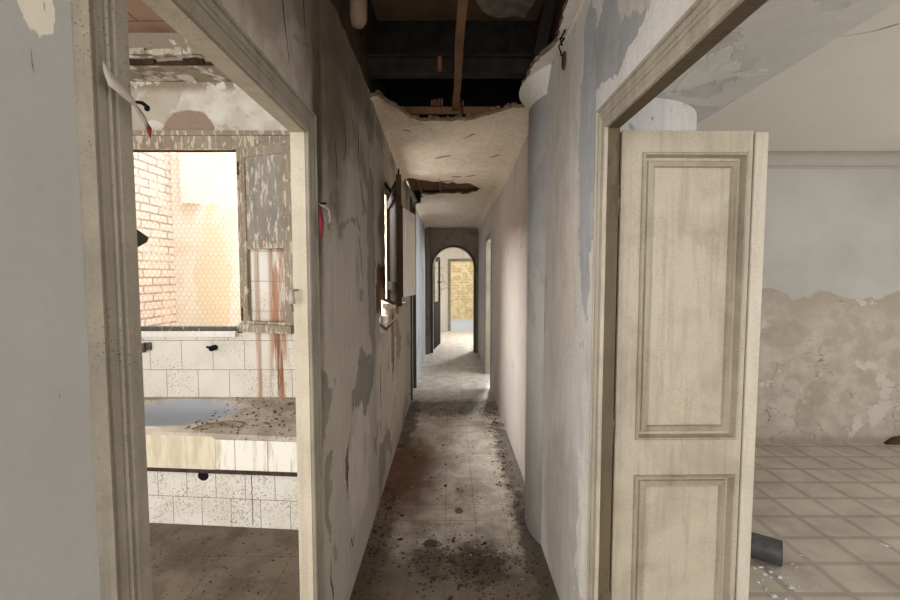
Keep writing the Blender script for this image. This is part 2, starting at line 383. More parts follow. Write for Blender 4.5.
#x
M_kplaster = g.out(c, .92, g.bump(g.m_('SUBTRACT', g.noise(20, 5), pk), .004, .7))
g = G('kitchen_beam_plaster'); x, y, z = g.xyz()
pk = g.step(g.noise(5, 7, .6, .5), .5, .52)
M_kbeam = g.out(g.mix(pk, C('#9d917f'), g.mix(g.step(g.noise(9, 5), .4, .6), C('#dcd6ca'), C('#877a68'))), .95, g.bump(pk, .006, .7))
g = G('clay_ceiling_tile'); x, y, z = g.xyz()
c, f = bricks(g, g.comb(x, y), .42, .3, .5, .006, C('#a88b77'), C('#9a7f6c'), C('#65503f'))
c = g.mix(g.m_('MULTIPLY', g.step(g.noise(4, 5), .4, .7), .5), c, C('#7d5d49'))
M_clay = g.out(c, .9, g.bump(f, -.004, .5))
g = G('worn_sink_stone'); n1 = g.noise(5, 6, .6, .4)
c = g.mix(g.step(n1, .36, .66), C('#c8beb0'), C('#a59a8b'))
c = g.mix(g.m_('MULTIPLY', g.step(g.noise(60, 4), .58, .66), g.step(g.noise(4, 5), .4, .6)), c, C('#443a30'))
c = g.mix(g.patch((-.14, .03, .5), (.52, .32, .5), .03, 4, .1), c, C('#a4a8b0'))
M_stone = g.out(c, .75, g.bump(g.noise(30, 5), .004, .5), 0.0, .1)
g = G('sink_apron_beige'); c = g.mix(g.step(g.noise(20, 6, .6, .2, g.scale(g.P, (1, 1, .2))), .4, .65), C('#ddd3bd'), C('#c9bda2'))
M_apron = g.out(c, .6, g.bump(g.noise(30, 4), .002, .5))
g = G('sink_apron_white_tile'); x, y, z = g.xyz()
c = g.mix(g.step(g.noise(30, 6, .6, .2, g.scale(g.P, (1, 1, .12))), .5, .66), C('#f2eee4'), C('#cdc1aa'))
k = g.m_('ABSOLUTE', g.m_('SUBTRACT', g.m_('FRACT', g.m_('DIVIDE', g.m_('ADD', x, 3.0), .21)), .5))
c = g.mix(g.step(k, .487, .494), c, C('#7a6b57'))
M_apront = g.out(c, .4, None, 0, .5)
M_ktile2 = tilemat('white_base_tile', .193, .185, 1.414, .185, '#e6e1d8', False)
M_strip = simple('grimy_strip', '#4b3d33', .8, .6, 40)
# the light court outside
g = G('court_brick'); x, y, z = g.xyz()
c, f = bricks(g, g.comb(y, z), .30, .092, .5, .011, C('#e3d2c9'), C('#dfc6ba'), C('#a3958b'))
c = g.mix(g.m_('MULTIPLY', g.step(g.noise(2.4, 5), .45, .65), .6), c, C('#e0d2c6'))
M_cbrick = g.out(c, .95, g.bump(f, -.012, .8))
g = G('court_render'); x, y, z = g.xyz()
c = g.mix(g.step(g.noise(3, 6, .6, .4), .4, .65), C('#e3dbcf'), C('#dccfbd'))
c = g.mix(g.patch((-2.95, 5.2, 1.6), (.22, .6, .75), .5, 3), c, C('#e0cdb3'))
c = g.mix(g.patch((-2.45, 5.2, 1.75), (.24, .6, .55), .5, 4), c, C('#e6ded2'))
M_crender = g.out(c, .95, g.bump(g.noise(6, 6), .02, .7))
M_cfloor = simple('court_paving', '#b9b4aa', .9, .3)
g = G('far_ochre_wall'); x, y, z = g.xyz()
c, f = bricks(g, g.comb(x, z), .3, .1, .5, .01, C('#dcc08e'), C('#d0b07c'), C('#b89a70'))
c = g.mix(g.step(g.noise(4.5, 6, .6, .8), .48, .56), c, C('#e0c99c'))
M_ochre = g.out(c, .95, g.bump(g.noise(9, 5), .01, .6))
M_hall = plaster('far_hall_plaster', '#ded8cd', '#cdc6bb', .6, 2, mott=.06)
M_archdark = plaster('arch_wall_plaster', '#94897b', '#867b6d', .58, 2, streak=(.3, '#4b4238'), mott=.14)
M_lfar = plaster('far_left_plaster', '#b3b5ba', '#a3a4a7', .6, 1.5, mott=.08)
M_glass = None
g = G('window_glass'); g.b.inputs['Transmission Weight'].default_value = 1.0
M_glass = g.out(C('#e8eeee'), .05)
M_pvc = simple('grey_plastic_pipe', '#4e4f51', .5, .35, 18)
M_chipL = simple('plaster_flake', '#b9ad9c', .9, .3, 30)
M_chipD = simple('dry_dirt_clod', '#43372b', .95, .5, 40)
M_shard = simple('glossy_shard', '#c9ccce', .25, .2, 20)
M_tapeW = simple('white_tape', '#a29b90', .5, .15, 20)
M_tapeR = simple('red_tape', '#7d2528', .5, .2, 20)

# ------------------------------------------------------------------ measurements (metres)
XL, XLo = -.495, -.552          # corridor face and far face of the thin left partition
XR, XRo, XF = .539, .576, .575   # right wall faces near and beyond the column
ZC = 2.73                       # old plaster ceiling
ZT = 3.36                       # structural ceiling above it

# ------------------------------------------------------------------ floors
struct(obj('floor', prism(rect(-1.6, 1.9, -2.6, 12.1), axis='Z', a=-.1, b=0), M_floor))
struct(obj('floor_left', bx(-3.2, -.56, -2.6, 3.4, -.1, .001), M_kfloor))
struct(obj('floor_right', bx(.585, 5.2, -2.6, 4.05, -.1, .0015), M_rfloor))
struct(obj('floor_terrace', bx(-1.6, 3.2, 12.1, 15.5, -.1, 0), simple('terrace_paving', '#c3c6ca', .6, .15)))
struct(obj('floor_court', bx(-4.2, -.56, 3.5, 5.4, -.6, -.4), M_cfloor))

# ------------------------------------------------------------------ left partition
hole_w = ragged([(3.3, 1.40), (3.3, 2.3), (4.5, 2.3), (4.5, 1.36), (3.52, 1.30), (3.38, 1.20), (3.05, 1.16), (2.99, 1.28), (3.08, 1.36), (3.0, 1.46), (3.06, 1.56), (3.2, 1.5), (3.3, 1.40)], .014, .035, 5)[:-1]
top = ragged([(8.7, 2.60), (6.5, 2.64), (4.2, 2.66), (3.1, 2.74), (2.72, 2.735), (1.0, 2.74)], .012, .06, 3)
def zc(yv):
    pts = [(-9, 2.74), (2.76, 2.74), (3.2, 2.71), (3.9, 2.645), (4.5, 2.61), (6.5, 2.60), (9.4, 2.50), (20, 2.5)]
    for (a, b), (c_, d) in zip(pts[:-1], pts[1:]):
        if a <= yv <= c_: return b+(d-b)*(yv-a)/(c_-a)
outer = [(.679, 0), (.679, 2.085), (1.5, 2.085), (1.5, 0), (5.4, 0), (5.4, 2.56), (5.9, 2.56), (5.9, 0), (8.7, 0)]+top+[(.2, 2.74), (.2, 2.74), (.2, 0)]
outer = [(.625, 0), (.625, 2.12), (1.525, 2.12), (1.525, 0), (5.38, 0), (5.38, 2.5), (6.0, 2.5), (6.0, 0), (8.72, 0)]+top+[(.625, 2.74)]
struct(obj('wall_left', prism(outer, [hole_w], 'X', XLo, XL), M_lnear))
struct(obj('wall_left_fore', bx(XLo, XL, .42, .625, 0, 2.74), M_lfore))
struct(obj('wall_left_upper', prism(ragged([(.2, 2.74), (9.0, 2.74)], .0, .1, 1)+[(9.0, ZT), (.2, ZT)], (), 'X', XLo, XL-.012), M_rawbrown))
struct(obj('wall_left_far', bx(XLo-.0, XL+.004, 6.02, 8.70, 0, 2.5), M_lfar))

# door casing profile (width outward from the opening, projection from the wall)
PROF = [(0, 0), (0, .010), (.004, .013), (.030, .013), (.034, .006), (.038, .012), (.044, .014), (.048, .008), (.052, .013), (.066, .014), (.070, .006), (.074, .015), (.080, .017), (.086, .012), (.088, 0)]
def casing(name, y0, y1, ztop, xw, sgn, mat, matl, lin_to, parent=None):
    root = empty(name, (xw, (y0+y1)/2, 0)); struct(root)
    off = Vector((-xw, -(y0+y1)/2, 0))
    f3 = lambda s, t, d: tuple(Vector((xw+sgn*d, s, t))+off)
    c = obj('casing', sweep([(y0, 0), (y0, ztop), (y1, ztop), (y1, 0)], PROF, f3), mat, root)
    b = NB()
    xa, xb = sorted((xw, lin_to))
    box(b, xa, xb, y0-.03, y0+.003, 0, ztop-.003); box(b, xa, xb, y1-.003, y1+.03, 0, ztop-.003); box(b, xa, xb, y0-.03, y1+.03, ztop-.003, ztop+.03)
    bmesh.ops.translate(b, verts=b.verts, vec=off)
    l = obj('lining', b, matl, root)
    return root
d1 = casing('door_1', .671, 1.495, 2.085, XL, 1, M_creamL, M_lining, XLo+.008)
d1['label'] = 'peeling cream casing of the doorless kitchen doorway on the left'
# small white latch on the far side lining
b = NB(); tube(b, [(-.528, 1.489, 1.545), (-.535, 1.45, 1.545)], .004); tube(b, [(-.535, 1.452, 1.548), (-.535, 1.452, 1.50)], [.007, .012], 10)
bmesh.ops.translate(b, verts=b.verts, vec=(-XL, -(.671+1.495)/2, 0))
q = obj('latch', b, M_tapeW, d1, True); q['label'] = 'white latch knob on the lining'

def ceilz(xv, yv):
    d = min(xv+.50, .59-xv); cove = .05*max(0, 1-d/.09)**2
    return zc(yv)-cove+.014*mnoise.noise((xv*3.1, yv*2.1, 2))+.006*mnoise.noise((xv*9, yv*6, 5))
def curl(name, pts, w, face, mat, par=None, lift=.006):
    """a split in the skin of a wall: a narrow dark gap with one lifted lip. pts are (along, up)"""
    rn_ = random.Random(int(abs(pts[0][0])*1000)); b = NB(); L = []
    P3 = []
    for (p, q) in zip(pts[:-1], pts[1:]):
        for t in (0, .33, .66): P3.append((p[0]+(q[0]-p[0])*t+rn_.uniform(-w, w)*.6, p[1]+(q[1]-p[1])*t+rn_.uniform(-w, w)*.6))
    P3.append(pts[-1]); n = len(P3)
    for i, (a, c_) in enumerate(P3):
        k = w*.7*(.15+math.sin(math.pi*i/(n-1))**2)*rn_.uniform(.5, 1.3)
        L.append([b.verts.new(face(a-k, c_, .0008)), b.verts.new(face(a+k, c_, .0008+lift*.2))])
    for A, B in zip(L[:-1], L[1:]): b.faces.new([A[0], B[0], B[1], A[1]])
    return obj(name, b, mat, par)
wl = bpy.data.objects['wall_left']; fl = lambda s, t, d: (XL+d, s, t)
for pts, w_ in [([(2.02, 2.36), (2.06, 2.30), (2.08, 2.22), (2.05, 2.14), (2.0, 2.12)], .006), ([(2.35, 2.42), (2.37, 2.34), (2.36, 2.26), (2.38, 2.15)], .007), ([(1.88, 2.18), (1.9, 2.1), (1.9, 2.02)], .006),
                ([(2.2, 2.4), (2.26, 2.34), (2.3, 2.3)], .003), ([(1.22, 2.62), (1.3, 2.5), (1.33, 2.36), (1.36, 2.25)], .004), ([(1.42, 2.72), (1.5, 2.55), (1.52, 2.4)], .004), ([(1.98, .73), (2.02, .68), (2.02, .6), (2.03, .5)], .008),
                ([(2.02, .74), (2.12, .84)], .003), ([(2.42, 1.94), (2.46, 1.96), (2.44, 1.92)], .004), ([(2.05, .24), (2.08, .28), (2.1, .22), (2.14, .27)], .004),
                ([(1.72, .42), (1.71, .34), (1.74, .26), (1.73, .2)], .008), ([(3.02, .95), (3.03, .85), (3.01, .75), (3.03, .62)], .01), ([(3.0, .58), (3.02, .45)], .008), ([(3.4, 1.0), (3.42, .85), (3.4, .8)], .012), ([(3.7, .9), (3.72, .75)], .012)]:
    curl('crack', pts, w_, fl, M_crack, wl)
ff = bpy.data.objects['wall_left_fore']
for pts, w_ in [([(.524, 1.865), (.5243, 1.85), (.526, 1.838)], .0006), ([(.5435, 1.93), (.5442, 1.92)], .0005), ([(.535, 1.45), (.5365, 1.444)], .0006)]: curl('crack', pts, w_, fl, M_crack, ff, .001)
# ------------------------------------------------------------------ right wall, column, right doorway
outer = [(1.53, 0), (1.53, 2.13), (.3, 2.13), (.3, 0), (.2, 0), (.2, 2.74)]+ragged([(1.0, 2.73), (1.9, 2.735), (2.45, 2.73)], .008, .05, 9)+[(2.45, 0)]
struct(obj('wall_right', prism(outer, (), 'X', XR, XRo), M_right))
outer = [(2.6, 0), (5.95, 0), (5.95, 2.13), (6.85, 2.13), (6.85, 0), (8.72, 0), (8.72, 2.75), (2.6, 2.75)]
struct(obj('wall_right_far', prism(outer, (), 'X', XF, XF+.09), M_rfar))
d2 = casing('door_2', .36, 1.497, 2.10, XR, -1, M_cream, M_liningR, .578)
d2['label'] = 'cream moulded casing of the wide doorway on the right'
d3 = casing('door_3', 5.98, 6.82, 2.10, XF, -1, M_cream, M_cream, XF+.1)
d3['label'] = 'narrow cream door casing far along the right wall'
# column between the two right wall runs
def cyl(bm, cx, cy, r, z0, z1, seg=72, r2=None):
    rings = []
    for zz, rr in ((z0, r), (z1, r2 or r)):
        rings.append([bm.verts.new((cx+rr*math.cos(2*math.pi*k/seg), cy+rr*math.sin(2*math.pi*k/seg), zz)) for k in range(seg)])
    for k in range(seg): bm.faces.new([rings[0][k], rings[0][(k+1) % seg], rings[1][(k+1) % seg], rings[1][k]])
    bm.faces.new(rings[0]); bm.faces.new(rings[1]); return bm
o = obj('column', cyl(NB(), .954, 2.67, .469, 0, 2.66), M_col)
for p in o.data.polygons:
    p.use_smooth = len(p.vertices) == 4
    if p.center.x > .954+.2 and p.center.y < 2.6: pass
struct(o, 'thick round plastered column swelling out of the right corridor wall')
# white collar where the column meets the room's soffit
b = NB(); R = []
for k in range(37):
    a = math.radians(-112+190*k/36)
    R.append([b.verts.new((.954+r*math.cos(a), 2.67+r*math.sin(a), z_)) for r, z_ in ((.468, 2.27), (.474, 2.27), (.474, 2.479))])
for A, B in zip(R[:-1], R[1:]):
    for j in range(2): b.faces.new([A[j], A[j+1], B[j+1], B[j]])
struct(obj('column_collar', b, M_colr, None))

# ------------------------------------------------------------------ corridor ceiling
random.seed(4)
edge = [(-.50, 2.70), (-.47, 2.74), (-.42, 2.85), (-.32, 3.03), (-.28, 3.12), (-.19, 3.16), (-.04, 3.155), (.11, 3.15), (.22, 3.09), (.36, 2.98), (.43, 2.92), (.60, 2.92)]
def eY(xv):
    for (a, b_), (c_, d) in zip(edge[:-1], edge[1:]):
        if a <= xv <= c_: return b_+(d-b_)*(xv-a)/(c_-a)
    return 2.92
hole2 = [(-.50, 4.60), (-.40, 4.58), (-.27, 4.72), (0, 4.83), (.22, 4.84), (.38, 5.18), (.23, 5.44), (-.13, 5.5), (-.36, 5.5), (-.42, 6.1), (-.5, 6.1)]
def inpoly(x, y, P):
    r = False; j = len(P)-1
    for i in range(len(P)):
        if (P[i][1] > y) != (P[j][1] > y) and x < (P[j][0]-P[i][0])*(y-P[i][1])/(P[j][1]-P[i][1])+P[i][0]: r = not r
        j = i
    return r
b = NB(); NX = 90; rows = []
ys = [0]+[.006*1.06**k for k in range(1, 200)]
cum = [0.0]
for k in range(1, 400):
    cum.append(cum[-1]+(.02 if cum[-1] < 3.4 else .2))
    if cum[-1] > 6.0: break
for k, t in enumerate(cum):
    row = []
    for i in range(NX+1):
        xv = -.50+1.09*i/NX
        e = eY(xv)+.02*(mnoise.noise((xv*23, 1.3, 0)))+.01*mnoise.noise((xv*70, 4.3, 0))
        yv = e+(8.75-e)*(t/cum[-1])
        d = min(xv+.50, .59-xv); cove = .05*max(0, 1-d/.09)**2
        zz = zc(yv)-cove+.014*mnoise.noise((xv*3.1, yv*2.1, 2))+.006*mnoise.noise((xv*9, yv*6, 5))
        lip = max(0, 1-(yv-e)/.16); zz -= .02*lip**2
        row.append(b.verts.new((xv, yv, zz)))
    rows.append(row)
for A, B in zip(rows[:-1], rows[1:]):
    for i in range(NX):
        c = (A[i].co+B[i+1].co)/2
        nz = .05*mnoise.noise((c.x*14, c.y*7, 8))
        if inpoly(c.x+nz*.4, c.y+nz, hole2): continue
        b.faces.new([A[i], A[i+1], B[i+1], B[i]])
o = obj('ceiling', b, [M_ceil, M_rubble], None, True)
md = o.modifiers.new('thick', 'SOLIDIFY'); md.thickness = .022; md.offset = 1; md.material_offset_rim = 1; md.use_even_offset = False
struct(o, 'sagging cracked plaster corridor ceiling with a big hole')
# thin peeling cracks in that ceiling
def crack(pts, w, zf, name, par=None):
    bm = NB(); L = []
    for i, (x, y) in enumerate(pts):
        k = w*math.sin(math.pi*(i+.3)/(len(pts)-.4)) + .001
        L.append((bm.verts.new((x, y-k, zf(x, y-k))), bm.verts.new((x, y+k, zf(x, y+k)+.0))))
    for a, c in zip(L[:-1], L[1:]): bm.faces.new([a[0], c[0], c[1], a[1]])
    return obj(name, bm, M_crack, par)
cl = bpy.data.objects['ceiling']; fc = lambda s, t, d: (s, t, ceilz(s, t)-.0025-d)
M_ccrack = simple('ceiling_crack', '#7f6c56')
def hcrack(pts, w):
    b = NB(); L = []; n = len(pts)*5
    for i in range(n):
        t = i/(n-1)*(len(pts)-1); k0 = min(int(t), len(pts)-2); f_ = t-k0
        x = pts[k0][0]+(pts[k0+1][0]-pts[k0][0])*f_; y = pts[k0][1]+(pts[k0+1][1]-pts[k0][1])*f_+.012*mnoise.noise((x*30, 2, 2)); k = w*.4*(.1+math.sin(math.pi*i/(n-1))**2)
        L.append([b.verts.new(fc(x, y-k, 0)), b.verts.new(fc(x, y+k, .006))])
    for A, B in zip(L[:-1], L[1:]): b.faces.new([A[0], B[0], B[1], A[1]])
    obj('crack', b, M_ccrack, cl)
for pts, w_ in [([(-.13, 3.92), (-.07, 3.88), (.0, 3.86)], .012), ([(.02, 4.5), (.07, 4.52), (.12, 4.5)], .02), ([(.17, 4.48), (.26, 4.46)], .012), ([(.12, 3.5), (.16, 3.44), (.2, 3.42)], .006), ([(-.36, 3.32), (-.30, 3.36)], .006), ([(-.12, 4.62), (-.1, 4.75), (0, 4.72), (.05, 4.66)], .008), ([(.36, 3.9), (.43, 3.85)], .008)]: hcrack(pts, w_)
# old ceiling over the near part, behind the camera
struct(obj('ceiling_near', bx(XL, XR, .2, .95, 2.73, 2.78), M_ceil))
struct(obj('ceiling_hall_near', bx(-3.2, 5.2, -2.6, .2, 2.76, 2.82), M_hall))
struct(obj('wall_over', bx(-3.2, 1.45, .2, .24, 2.75, 3.4), M_hall))
# remnant of ceiling still clinging along the right wall, and over the column
rem = ragged([(.47, .9), (.485, 1.83), (.495, 2.0), (.515, 2.15), (.49, 2.24), (.45, 2.34), (.435, 2.52), (.43, 2.72), (.50, 2.80), (.50, 2.95)], .007, .025, 21)
b = prism([(.66, 2.95), (.66, .9)]+rem, (), 'Z', 2.715, 2.745, None, 1)
struct(obj('ceiling_remnant', b, [M_right, M_rubble]))
# plaster ring round the column head (corridor side)
b = NB(); pr = [(.469, 2.60), (.476, 2.63), (.484, 2.645), (.492, 2.66), (.506, 2.69), (.53, 2.72)]
seg = 40; R = []
for k in range(seg+1):
    a = math.radians(150+95*k/seg)
    R.append([b.verts.new((.954+r*math.cos(a), 2.67+r*math.sin(a), z_)) for r, z_ in pr])
for A, B in zip(R[:-1], R[1:]):
    for j in range(len(pr)-1): b.faces.new([A[j], A[j+1], B[j+1], B[j]])
struct(obj('trim_1', b, M_right, None, True), 'plaster ring round the head of the column')
# cornice crack line along the right wall: thin projecting bead
b = NB(); tube(b, [(XR-.002, yy, 2.69+.006*mnoise.noise((yy*9, 0, 1))) for yy in [1.0+.05*k for k in range(27)]], .007, 8)
struct(obj('trim_2', b, M_ceil, None, True), 'thin plaster bead under the broken ceiling edge')
b = NB(); tube(b, [(XF-.004, 2.95+.1*k, zc(2.95+.1*k)-.07) for k in range(58)], .013, 8)
struct(obj('trim_3', b, M_ceil, None, True), 'thin plaster bead along the right wall top')

# ------------------------------------------------------------------ void above the broken ceiling
struct(obj('ceiling_void', bx(-.56, .75, .2, 9.0, ZT, ZT+.06), simple('brown_void_boards', '#77604c', .95, .4, 3)))
struct(obj('void_dark_sheet', bx(-.55, .6, 3.5, 3.56, 2.72, ZT), M_black))  # black sheet painted as the darkness deeper in the void
struct(obj('wall_right_upper', bx(.60, .70, .2, 9.0, 2.745, ZT), M_redbrick))
# grey patch of mortar on those boards
b = prism(ragged([(.22, 2.55), (.5, 2.5), (.58, 2.8), (.5, 3.05), (.25, 3.02), (.16, 2.8), (.22, 2.55)], .02, .05, 8)[:-1], (), 'Z', ZT-.012, ZT)
tag(obj('mortar_patch', b, simple('grey_mortar', '#b0a79b', .95, .4, 12, bump=.01)), 'rough grey mortar patch on the boards high in the ceiling hole', 'mortar')
# steel joist: I section across the corridor
def ibeam(name, yc, z0, z1, fw, label):
    root = empty(name, (0, yc, z0)); tag(root, label, 'beam', None, 'thing')
    h = z1-z0
    obj('bottom_flange', bx(-.54, .6, -fw/2, fw/2, 0, .012), M_joist, root)
    obj('web', bx(-.54, .6, -.006, .006, .012, h-.012), M_joist, root)
    obj('top_flange', bx(-.54, .6, -fw/2, fw/2, h-.012, h), M_joist, root)
    return root
ibeam('steel_joist', 2.74, 2.825, 2.94, .07, 'dark thin steel joist crossing low over the hole in the ceiling')
root = empty('steel_girder', (0, 3.12, 3.09)); tag(root, 'deep dark steel girder high behind the thin joist in the ceiling hole', 'beam', None, 'thing')
obj('web', bx(-.54, .6, -.02, .02, 0, .27), M_joist, root); obj('bottom_flange', bx(-.54, .6, -.05, .05, -.014, 0), M_joist, root)
# long batten under the joist, down the middle
b = NB(); n = 24
P2 = []
for k in range(n+1):
    yy = .9+2.26*k/n; w = .0215+.004*mnoise.noise((yy*6, 3, 1)); xx = .055-.012*(yy-1.9)+.006*mnoise.noise((yy*2, 7, 1))
    P2.append([b.verts.new((xx+sx*w, yy, 2.775+sz+.004*mnoise.noise((yy*5, sx, sz)))) for sx, sz in ((-1, 0), (1, 0), (1, .045), (-1, .045))])
for A, B in zip(P2[:-1], P2[1:]):
    for j in range(4): b.faces.new([A[j], A[(j+1) % 4], B[(j+1) % 4], B[j]])
b.faces.new(P2[0]); b.faces.new(P2[-1])
tag(obj('wooden_batten', b, M_batten), 'long rough brown batten running away overhead along the middle of the ceiling hole', 'batten')
# lath plank at the far lip of the hole
root = empty('lath_plank', (0, 3.2, 2.76)); tag(root, 'rough brown lath plank lying along the far lip of the ceiling hole', 'plank')
obj('plank', bx(-.40, .33, -.012, .012, 0, .05), M_batten, root)
rn = random.Random(3)
for k in range(9):
    xx = (-.135+.018*k) if k < 5 else (.02+.022*(k-5)); hh = rn.uniform(.03, .06)
    s_ = obj('cane_end', bx(xx, xx+.012, -.06, -.045, .04, .04+hh), M_batten, root)
for k in range(3):
    pass
# short block hanging on the joist and upright board at right
tag(bevel(obj('wood_block', bx(-.075, -.05, 2.706, 2.736, 2.836, 2.93), M_batten)), 'short wooden block fixed to the thin steel joist beside the batten', 'wood block')
M_ = Matrix.Translation((.5, 2.45, 2.85)) @ Matrix.Rotation(math.radians(12), 4, 'Y')
tag(obj('hanging_board', box(NB(), -.03, .03, -.012, .012, -.05, .36, M_), M_joist), 'dark upright board poking up beside the column head', 'board')
b = NB(); rn = random.Random(5)
for k in range(26):
    yy = rn.uniform(1.5, 2.7); chip_bm(b, (rn.uniform(.52, .6), yy, 2.745+rn.uniform(0, .04)), rn.uniform(.02, .05), 1.0, rn, 7)
tag(obj('rubble', b, M_redbrick), 'red brick rubble on the broken ceiling edge above the right wall', 'rubble', None, 'stuff')
b = NB(); rn = random.Random(6)
for k in range(70):
    xx = rn.uniform(-.48, .52); chip_bm(b, (xx, eY(xx)+rn.uniform(-.0, .05), zc(eY(xx))+.0+rn.uniform(0, .012)), rn.uniform(.008, .03), .8, rn, 6)
tag(obj('rubble', b, M_rubble), 'crumbling plaster crumbs along the lip of the ceiling hole', 'rubble', None, 'stuff')
b = NB(); tube(b, [(-.47, 2.3, 3.2), (-.472, 2.3, 3.0), (-.475, 2.3, 2.91), (-.477, 2.295, 2.885), (-.478, 2.29, 2.872)], [.046, .046, .046, .034, .014], 20)
tag(obj('pipe_stub', b, simple('pale_pipe', '#a58a74', .8, .3, 8), None, True), 'pale rounded pipe end hanging in the ceiling hole at upper left', 'pipe')
# oval knot hole plate and twisted wires on the right wall under the bead
b = cyl(NB(), 0, 0, 1, -.5, .5, 24); bmesh.ops.transform(b, matrix=Matrix.Translation((XR-.003, 2.08, 2.60)) @ Matrix.Diagonal((.012, .028, .04, 1)) @ Matrix.Rotation(math.pi/2, 4, 'Y'), verts=b.verts)
tag(obj('junction_cover', b, M_redbrick), 'small brown oval cover on the right wall beside the column head', 'cover')
b = NB(); tube(b, [(XR-.01, 2.12, 2.74), (XR-.02, 2.1, 2.71), (XR-.012, 2.05, 2.685), (XR-.03, 2.08, 2.665), (XR-.01, 2.1, 2.63)], .004, 6)
tube(b, [(XR-.01, 2.03, 2.72), (XR-.025, 2.07, 2.69), (XR-.01, 2.1, 2.68)], .004, 6)
tag(obj('wire_scrap', b, M_black, None, True), 'twist of dark old wire on the right wall above the oval cover', 'wire')
# far hole: dark cavity with reeds
struct(obj('ceiling_cavity', bx(-.62, .66, 4.3, 6.4, 2.85, 2.9), simple('cavity_boards', '#2b2018', .95, .5, 6)))
b = NB(); rn = random.Random(8)
for k in range(34):
    yy = 4.62+k*.027; tube(b, [(-.49, yy, 2.665+rn.uniform(0, .02)), (.1, yy+rn.uniform(-.02, .02), 2.67), (.4, yy+rn.uniform(-.03, .03), 2.675)], .009, 6)
tag(obj('reed_lathing', b, M_batten), 'brown reed lathing showing in the small far hole of the ceiling', 'lathing', None, 'stuff')
for k, xx in enumerate((-.37, -.13)):
    tag(obj('ceiling_lath', bx(xx, xx+.03, 4.55, 5.6, 2.625, 2.65), M_batten), ('left' if k == 0 else 'right')+'-hand wooden lath bridging the small far ceiling hole', 'lath', 'laths across the far ceiling hole')
b = NB(); cyl(b, .12, 7.3, .05, zc(7.3)-.03, zc(7.3), 24, .06)
tag(obj('ceiling_rose', b, M_ceil, None), 'small round plaster lamp rose on the far corridor ceiling', 'ceiling rose')
b = NB(); tube(b, [(.03, 4.78, 2.66), (.03, 4.78, 2.60), (.03, 4.76, 2.585), (.03, 4.74, 2.595)], .005, 6); tube(b, [(.0, 4.78, 2.60), (.06, 4.78, 2.60)], .004, 6)
tag(obj('ceiling_hook', b, M_joist, None, True), 'small dark hook at the near edge of the far ceiling hole', 'hook')

# ------------------------------------------------------------------ corridor window and its shutters
wn = empty('window_2', (XL, 3.9, 1.36)); struct(wn, 'window opening in the left corridor wall with broken sill')
b = NB(); box(b, -.05, .0, -.58, -.54, 0, .92); box(b, -.05, .0, -.16, -.12, .0, .92); box(b, -.05, .0, .56, .60, 0, .92); box(b, -.05, .0, -.58, .6, .90, .94)
b.free(); b = NB(); box(b, -.05, .006, -.19, -.14, .0, .92); box(b, -.05, .006, .56, .60, 0, .92); box(b, -.05, .006, -.6, .6, .905, .94)
obj('frame', b, M_brownshut, wn)
b = NB(); box(b, -.05, .05, -.42, .58, -.06, -.02, Matrix.Rotation(math.radians(-3), 4, 'X'))
obj('sill', b, M_shutf, wn)
b = NB(); tube(b, [(.0, -.75, .06), (.05, -.6, .02), (.07, -.45, .0), (.06, -.36, -.08)], .012, 6); tube(b, [(.0, -.86, -.12), (.02, -.72, -.17), (.06, -.5, -.12)], .011, 6)
obj('broken_bracket', b, M_batten, wn)

def panel_leaf(root, w, h, t, openings, mf, mp, prof=None, solid=None, inset=.012):
    """framed leaf in its own plane: x along the width, z up, front at y=0 facing -y"""
    holes = [rect(a, b_, c_, d) for a, b_, c_, d in openings]
    obj('frame', prism(rect(0, w, 0, h), holes, 'Y', 0, t), mf, root)
    prof = prof or [(0, 0), (.0, -.004), (.006, -.006), (.012, -.002), (.018, .008), (.04, .012)]
    for i, (a, b_, c_, d) in enumerate(openings):
        if solid and not solid[i]: continue
        # moulding runs inward from the opening edge
        path = [(a, c_), (b_, c_), (b_, d), (a, d)]
        obj('moulding', sweep(path, prof, lambda s, tt, dd: (s, dd, tt), True), mf, root)
        obj('panel', bx(a+.0, b_-.0, inset, t-inset*.5, c_+.0, d-.0), mp, root)
lf = empty('window_shutter', (-.53, 3.74, 1.37), 0)
tag(lf, 'dark brown shutter leaf jutting from the left corridor wall', 'shutter')
ang = math.atan2(3.10-3.74, -.378+.53); lf.rotation_euler[2] = ang
for k in range(4): bevel(obj('board', bx(.165*k+.001, .165*k+.163, .006, .026, 0, .93), M_brownshut, lf), .002, 1)
for zz in (.1, .78): bevel(obj('batten', bx(.02, .64, -.012, .006, zz, zz+.07), M_brownshut, lf), .003, 1)
obj('edge_strip', bx(.662, .672, -.008, .030, 0, .935), M_darkwood, lf)
b = NB(); tube(b, [(.64, .017, .93), (.64, .017, .965), (.62, .017, .985), (.60, .017, .965), (.60, .017, .93)], .005, 6)
obj('top_ring', b, M_joist, lf)
lf2 = empty('window_shutter', (-.485, 4.50, 1.36), 0)
tag(lf2, 'white panelled shutter leaf folded back on the left corridor wall', 'shutter')
lf2.rotation_euler[2] = math.atan2(5.05-4.50, -.405+.485)
panel_leaf(lf2, .56, .93, .035, [(.09, .47, .09, .84)], M_white, M_white)
# left doorway past that window
d4 = empty('door_4', (XL, 5.69, 0)); struct(d4, 'tall brown-cream door frame on the left wall past the window')
b = NB(); box(b, -.06, .02, -.33, -.27, 0, 2.55); box(b, -.06, .022, .27, .33, 0, 2.55); box(b, -.06, .02, -.3, .3, 2.5, 2.56); box(b, -.05, .015, -.3, .3, 2.08, 2.14)
obj('frame', b, M_liningR, d4)
obj('leaf', bx(-.05, -.02, -.27, .27, 0, 2.08), M_creamL, d4)
obj('transom_board', bx(-.05, -.03, -.27, .27, 2.14, 2.5), M_rawbrown, d4)

